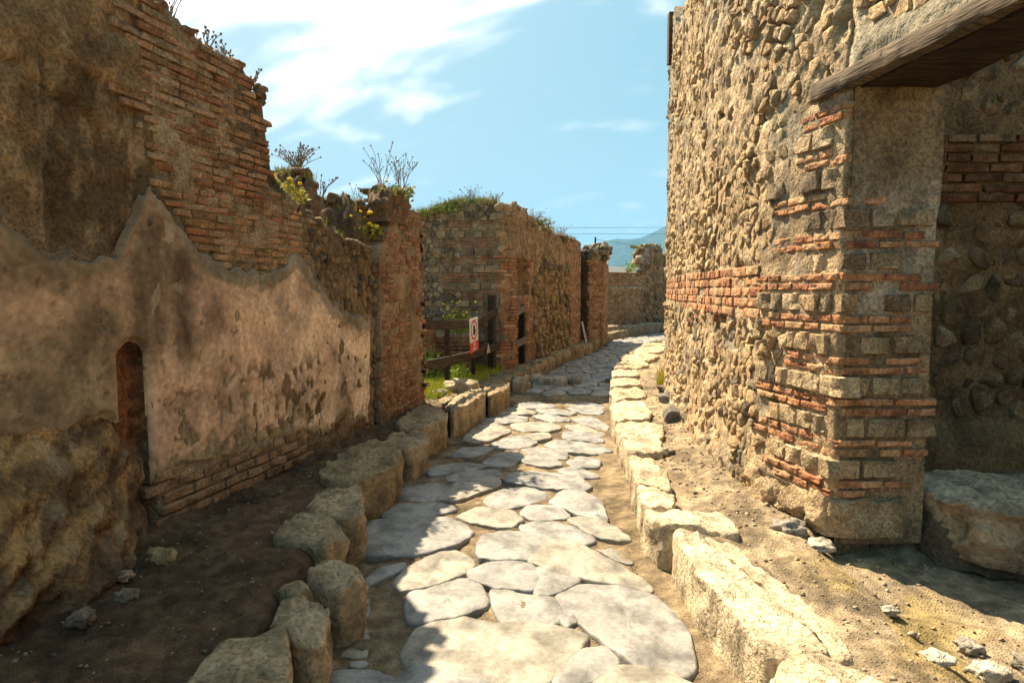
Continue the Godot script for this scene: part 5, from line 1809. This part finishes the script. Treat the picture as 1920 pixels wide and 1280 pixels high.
func plants() -> void:
	var clump := blades(9, 0.12, 0.06, 0.5)
	var lot := []
	for i in 3200:
		var d := rr(8.6, 12.0)
		var x := rr(-2.2, -0.15)
		if x > pl([8.4, -1.0, 9.5, -0.72, 12, -0.1], d) + 0.12 * sn(Vector3(d * 3.0, 2, 0), 1.0):
			continue
		if fb(Vector3(x, 0, d), 1.3) > -0.3:
			lot.append(Vector3(x, 0.29 + 0.06 * sm(-1.2, -2.5, x), -d))
	meadow("lot_grass", "bright yellow green grass growing in the fenced lot", lot, clump, [Color(0.30, 0.36, 0.035), Color(0.38, 0.37, 0.04), Color(0.42, 0.33, 0.06), Color(0.22, 0.32, 0.04)], 0.5, 1.1)
	var head := []
	for i in 500:
		var d := rr(5.4, 6.85)
		var s := (d + 2.5) * 1.0269
		var off := rr(-0.7, -0.05)
		var q := left_face.P(s, (left_top(minf(d, 6.9)) if d < 7.0 else 2.6) + 0.0, off)
		if fb(Vector3(d, off, 0), 1.7) > -0.05:
			head.append(q)
	for i in 260:
		var hump: Array = [[-2.12, 6.5, 2.84, 0.2], [-1.88, 7.25, 2.68, 0.3]][i % 2]
		var a := rr(0, TAU)
		var r: float = sqrt(rng.randf()) * hump[3]
		head.append(Vector3(hump[0] + cos(a) * r, hump[2] - 0.02 - 1.6 * r * r, -hump[1] + sin(a) * r * 0.6))
	meadow("wall_head_grass", "green and straw coloured grass growing along the low broken wall top", head, clump, [Color(0.26, 0.28, 0.06), Color(0.40, 0.33, 0.10), Color(0.44, 0.30, 0.13), Color(0.18, 0.22, 0.05)], 0.35, 1.0)
	var far := []
	for i in 700:
		var t := rng.randf()
		if i < 330:
			far.append(Vector3(rr(-2.2, -0.3), 3.05 + 0.16 * sm(-1.6, -0.8, -2.2 + 1.9 * t), -12.0 - rr(0.02, 0.4)))
			far[far.size() - 1].y = 3.02 + 0.22 * sm(-1.7, -0.8, far[far.size() - 1].x)
		elif i < 560:
			var q := Vector2(-0.1, 12.2).lerp(Vector2(1.85, 18.5), t)
			if fb(Vector3(t * 7, 1, 0), 1.0) > -0.1:
				far.append(Vector3(q.x - rr(0.05, 0.35), 3.02, -q.y))
		else:
			far.append(Vector3(lerpf(3.4, 6.0, t), 2.46 + (0.95 if t > 0.55 else 0.0), -lerpf(25.9, 28.2, t)))
	meadow("far_wall_grass", "tufts of dull green grass along the heads of the far walls", far, clump, [Color(0.16, 0.19, 0.05), Color(0.30, 0.25, 0.10), Color(0.12, 0.16, 0.045)], 0.8, 1.9)
	# tall dried weeds against the sky
	dry_weed(left_face.P((4.33 + 2.5) * 1.027, 3.36, -0.12), 0.30, 0.22, 6, "dark twiggy weed on the high wall top, nearest the viewer")
	dry_weed(left_face.P((4.66 + 2.5) * 1.027, 3.32, -0.12), 0.24, 0.16, 6, "second twiggy weed along the high wall top")
	dry_weed(left_face.P((4.92 + 2.5) * 1.027, 3.29, -0.10), 0.24, 0.14, 5, "weed of upright stalks near the end of the high wall")
	dry_weed(left_face.P((5.1 + 2.5) * 1.027, 3.2, -0.08), 0.2, 0.16, 5, "last dried weed before the high wall breaks off")
	dry_weed(Vector3(-2.08, 2.84, -6.55), 0.30, 0.28, 26, "dense round bush of dry twigs on the brown masonry hump")
	dry_weed(Vector3(-1.98, 2.62, -6.95), 0.3, 0.2, 6, "thin dried weed between the two masonry humps")
	dry_weed(Vector3(-1.70, 2.3, -7.55), 0.75, 0.16, 7, "grey weed rising left of the brick pier head")
	dry_weed(Vector3(-1.50, 2.85, -7.8), 0.62, 0.34, 6, "tall thistle stalks leaning left from the pier head")
	dry_weed(Vector3(-1.30, 2.85, -7.95), 0.62, 0.3, 9, "tallest branching thistle on the right of the pier head")
	dry_weed(Vector3(-1.22, 3.1, -12.1), 0.38, 0.3, 7, "grey weed over the left half of the cross wall")
	dry_weed(Vector3(-0.75, 3.25, -12.15), 0.42, 0.35, 12, "wide spread of grey stalks on the cross wall top")
	dry_weed(Vector3(-0.3, 3.25, -12.2), 0.34, 0.2, 7, "grey weed above the corner of the cross wall")
	dry_weed(Vector3(0.45, 3.1, -14.2), 0.4, 0.3, 12, "fine grey weed on the street wall past the corner")
	dry_weed(Vector3(1.2, 3.0, -16.6), 0.4, 0.3, 10, "grey weed farther along the street wall top")
	dry_weed(right_face.P(right_face.s_at_d(8.2), 5.2, -0.2), 0.45, 0.35, 10, "dry tuft on the high head of the tall rubble wall")
	# leafy and flowering ones
	var yl := "yellow flowering weeds"
	leafy("flowering_weed", "yellow flowering weed tumbling down beside the brick pier head", Vector3(-1.62, 2.22, -7.15), 0.28, 0.22, 340, 18, Color(0.28, 0.26, 0.05), yl)
	leafy("flowering_weed", "small yellow flowering weed by the broken end of the high wall", Vector3(-1.98, 2.45, -5.85), 0.22, 0.2, 240, 9, Color(0.30, 0.27, 0.06), yl)
	leafy("flowering_weed", "weed with yellow flowers growing in the lot behind the fence rail", Vector3(-0.9, 0.95, -11.3), 0.55, 0.32, 420, 14, Color(0.25, 0.27, 0.05), yl)
	leafy("flowering_weed", "leafy weed on the pier heap with two yellow flowers", Vector3(-1.33, 2.72, -7.6), 0.2, 0.25, 220, 5, Color(0.20, 0.20, 0.06), yl)
	var gr := "green weeds"
	leafy("green_weed", "bright green bush at the foot of the dark fence post", Vector3(-0.78, 0.3, -9.7), 0.42, 0.16, 320, 0, Color(0.19, 0.26, 0.04), gr)
	leafy("green_weed", "green leafy plant below the lower rail close to the pier", Vector3(-1.28, 0.3, -10.4), 0.62, 0.24, 320, 0, Color(0.14, 0.22, 0.05), gr)
	leafy("green_weed", "round green shrub topping the cross wall", Vector3(-1.15, 3.08, -12.2), 0.24, 0.34, 420, 0, Color(0.15, 0.2, 0.05), gr)
	leafy("green_weed", "dull green shrub on the street wall just past the corner", Vector3(0.62, 3.0, -14.6), 0.34, 0.32, 420, 0, Color(0.19, 0.2, 0.07), gr)
	leafy("green_weed", "small bright green plant growing on the far end wall", Vector3(4.7, 2.45, -26.7), 0.5, 0.36, 300, 0, Color(0.16, 0.25, 0.05), gr)
	var tuft := blades(60, 0.34, 0.12, 0.5)
	var t := whole("grass_tuft", MB.new_from(tuft, Vector3(2.30, 0.24, -10.0), Color(0.34, 0.34, 0.05)).build(), M.leaf)
	tag(t, "yellow green grass tuft at the foot of the tall rubble wall", "grass")
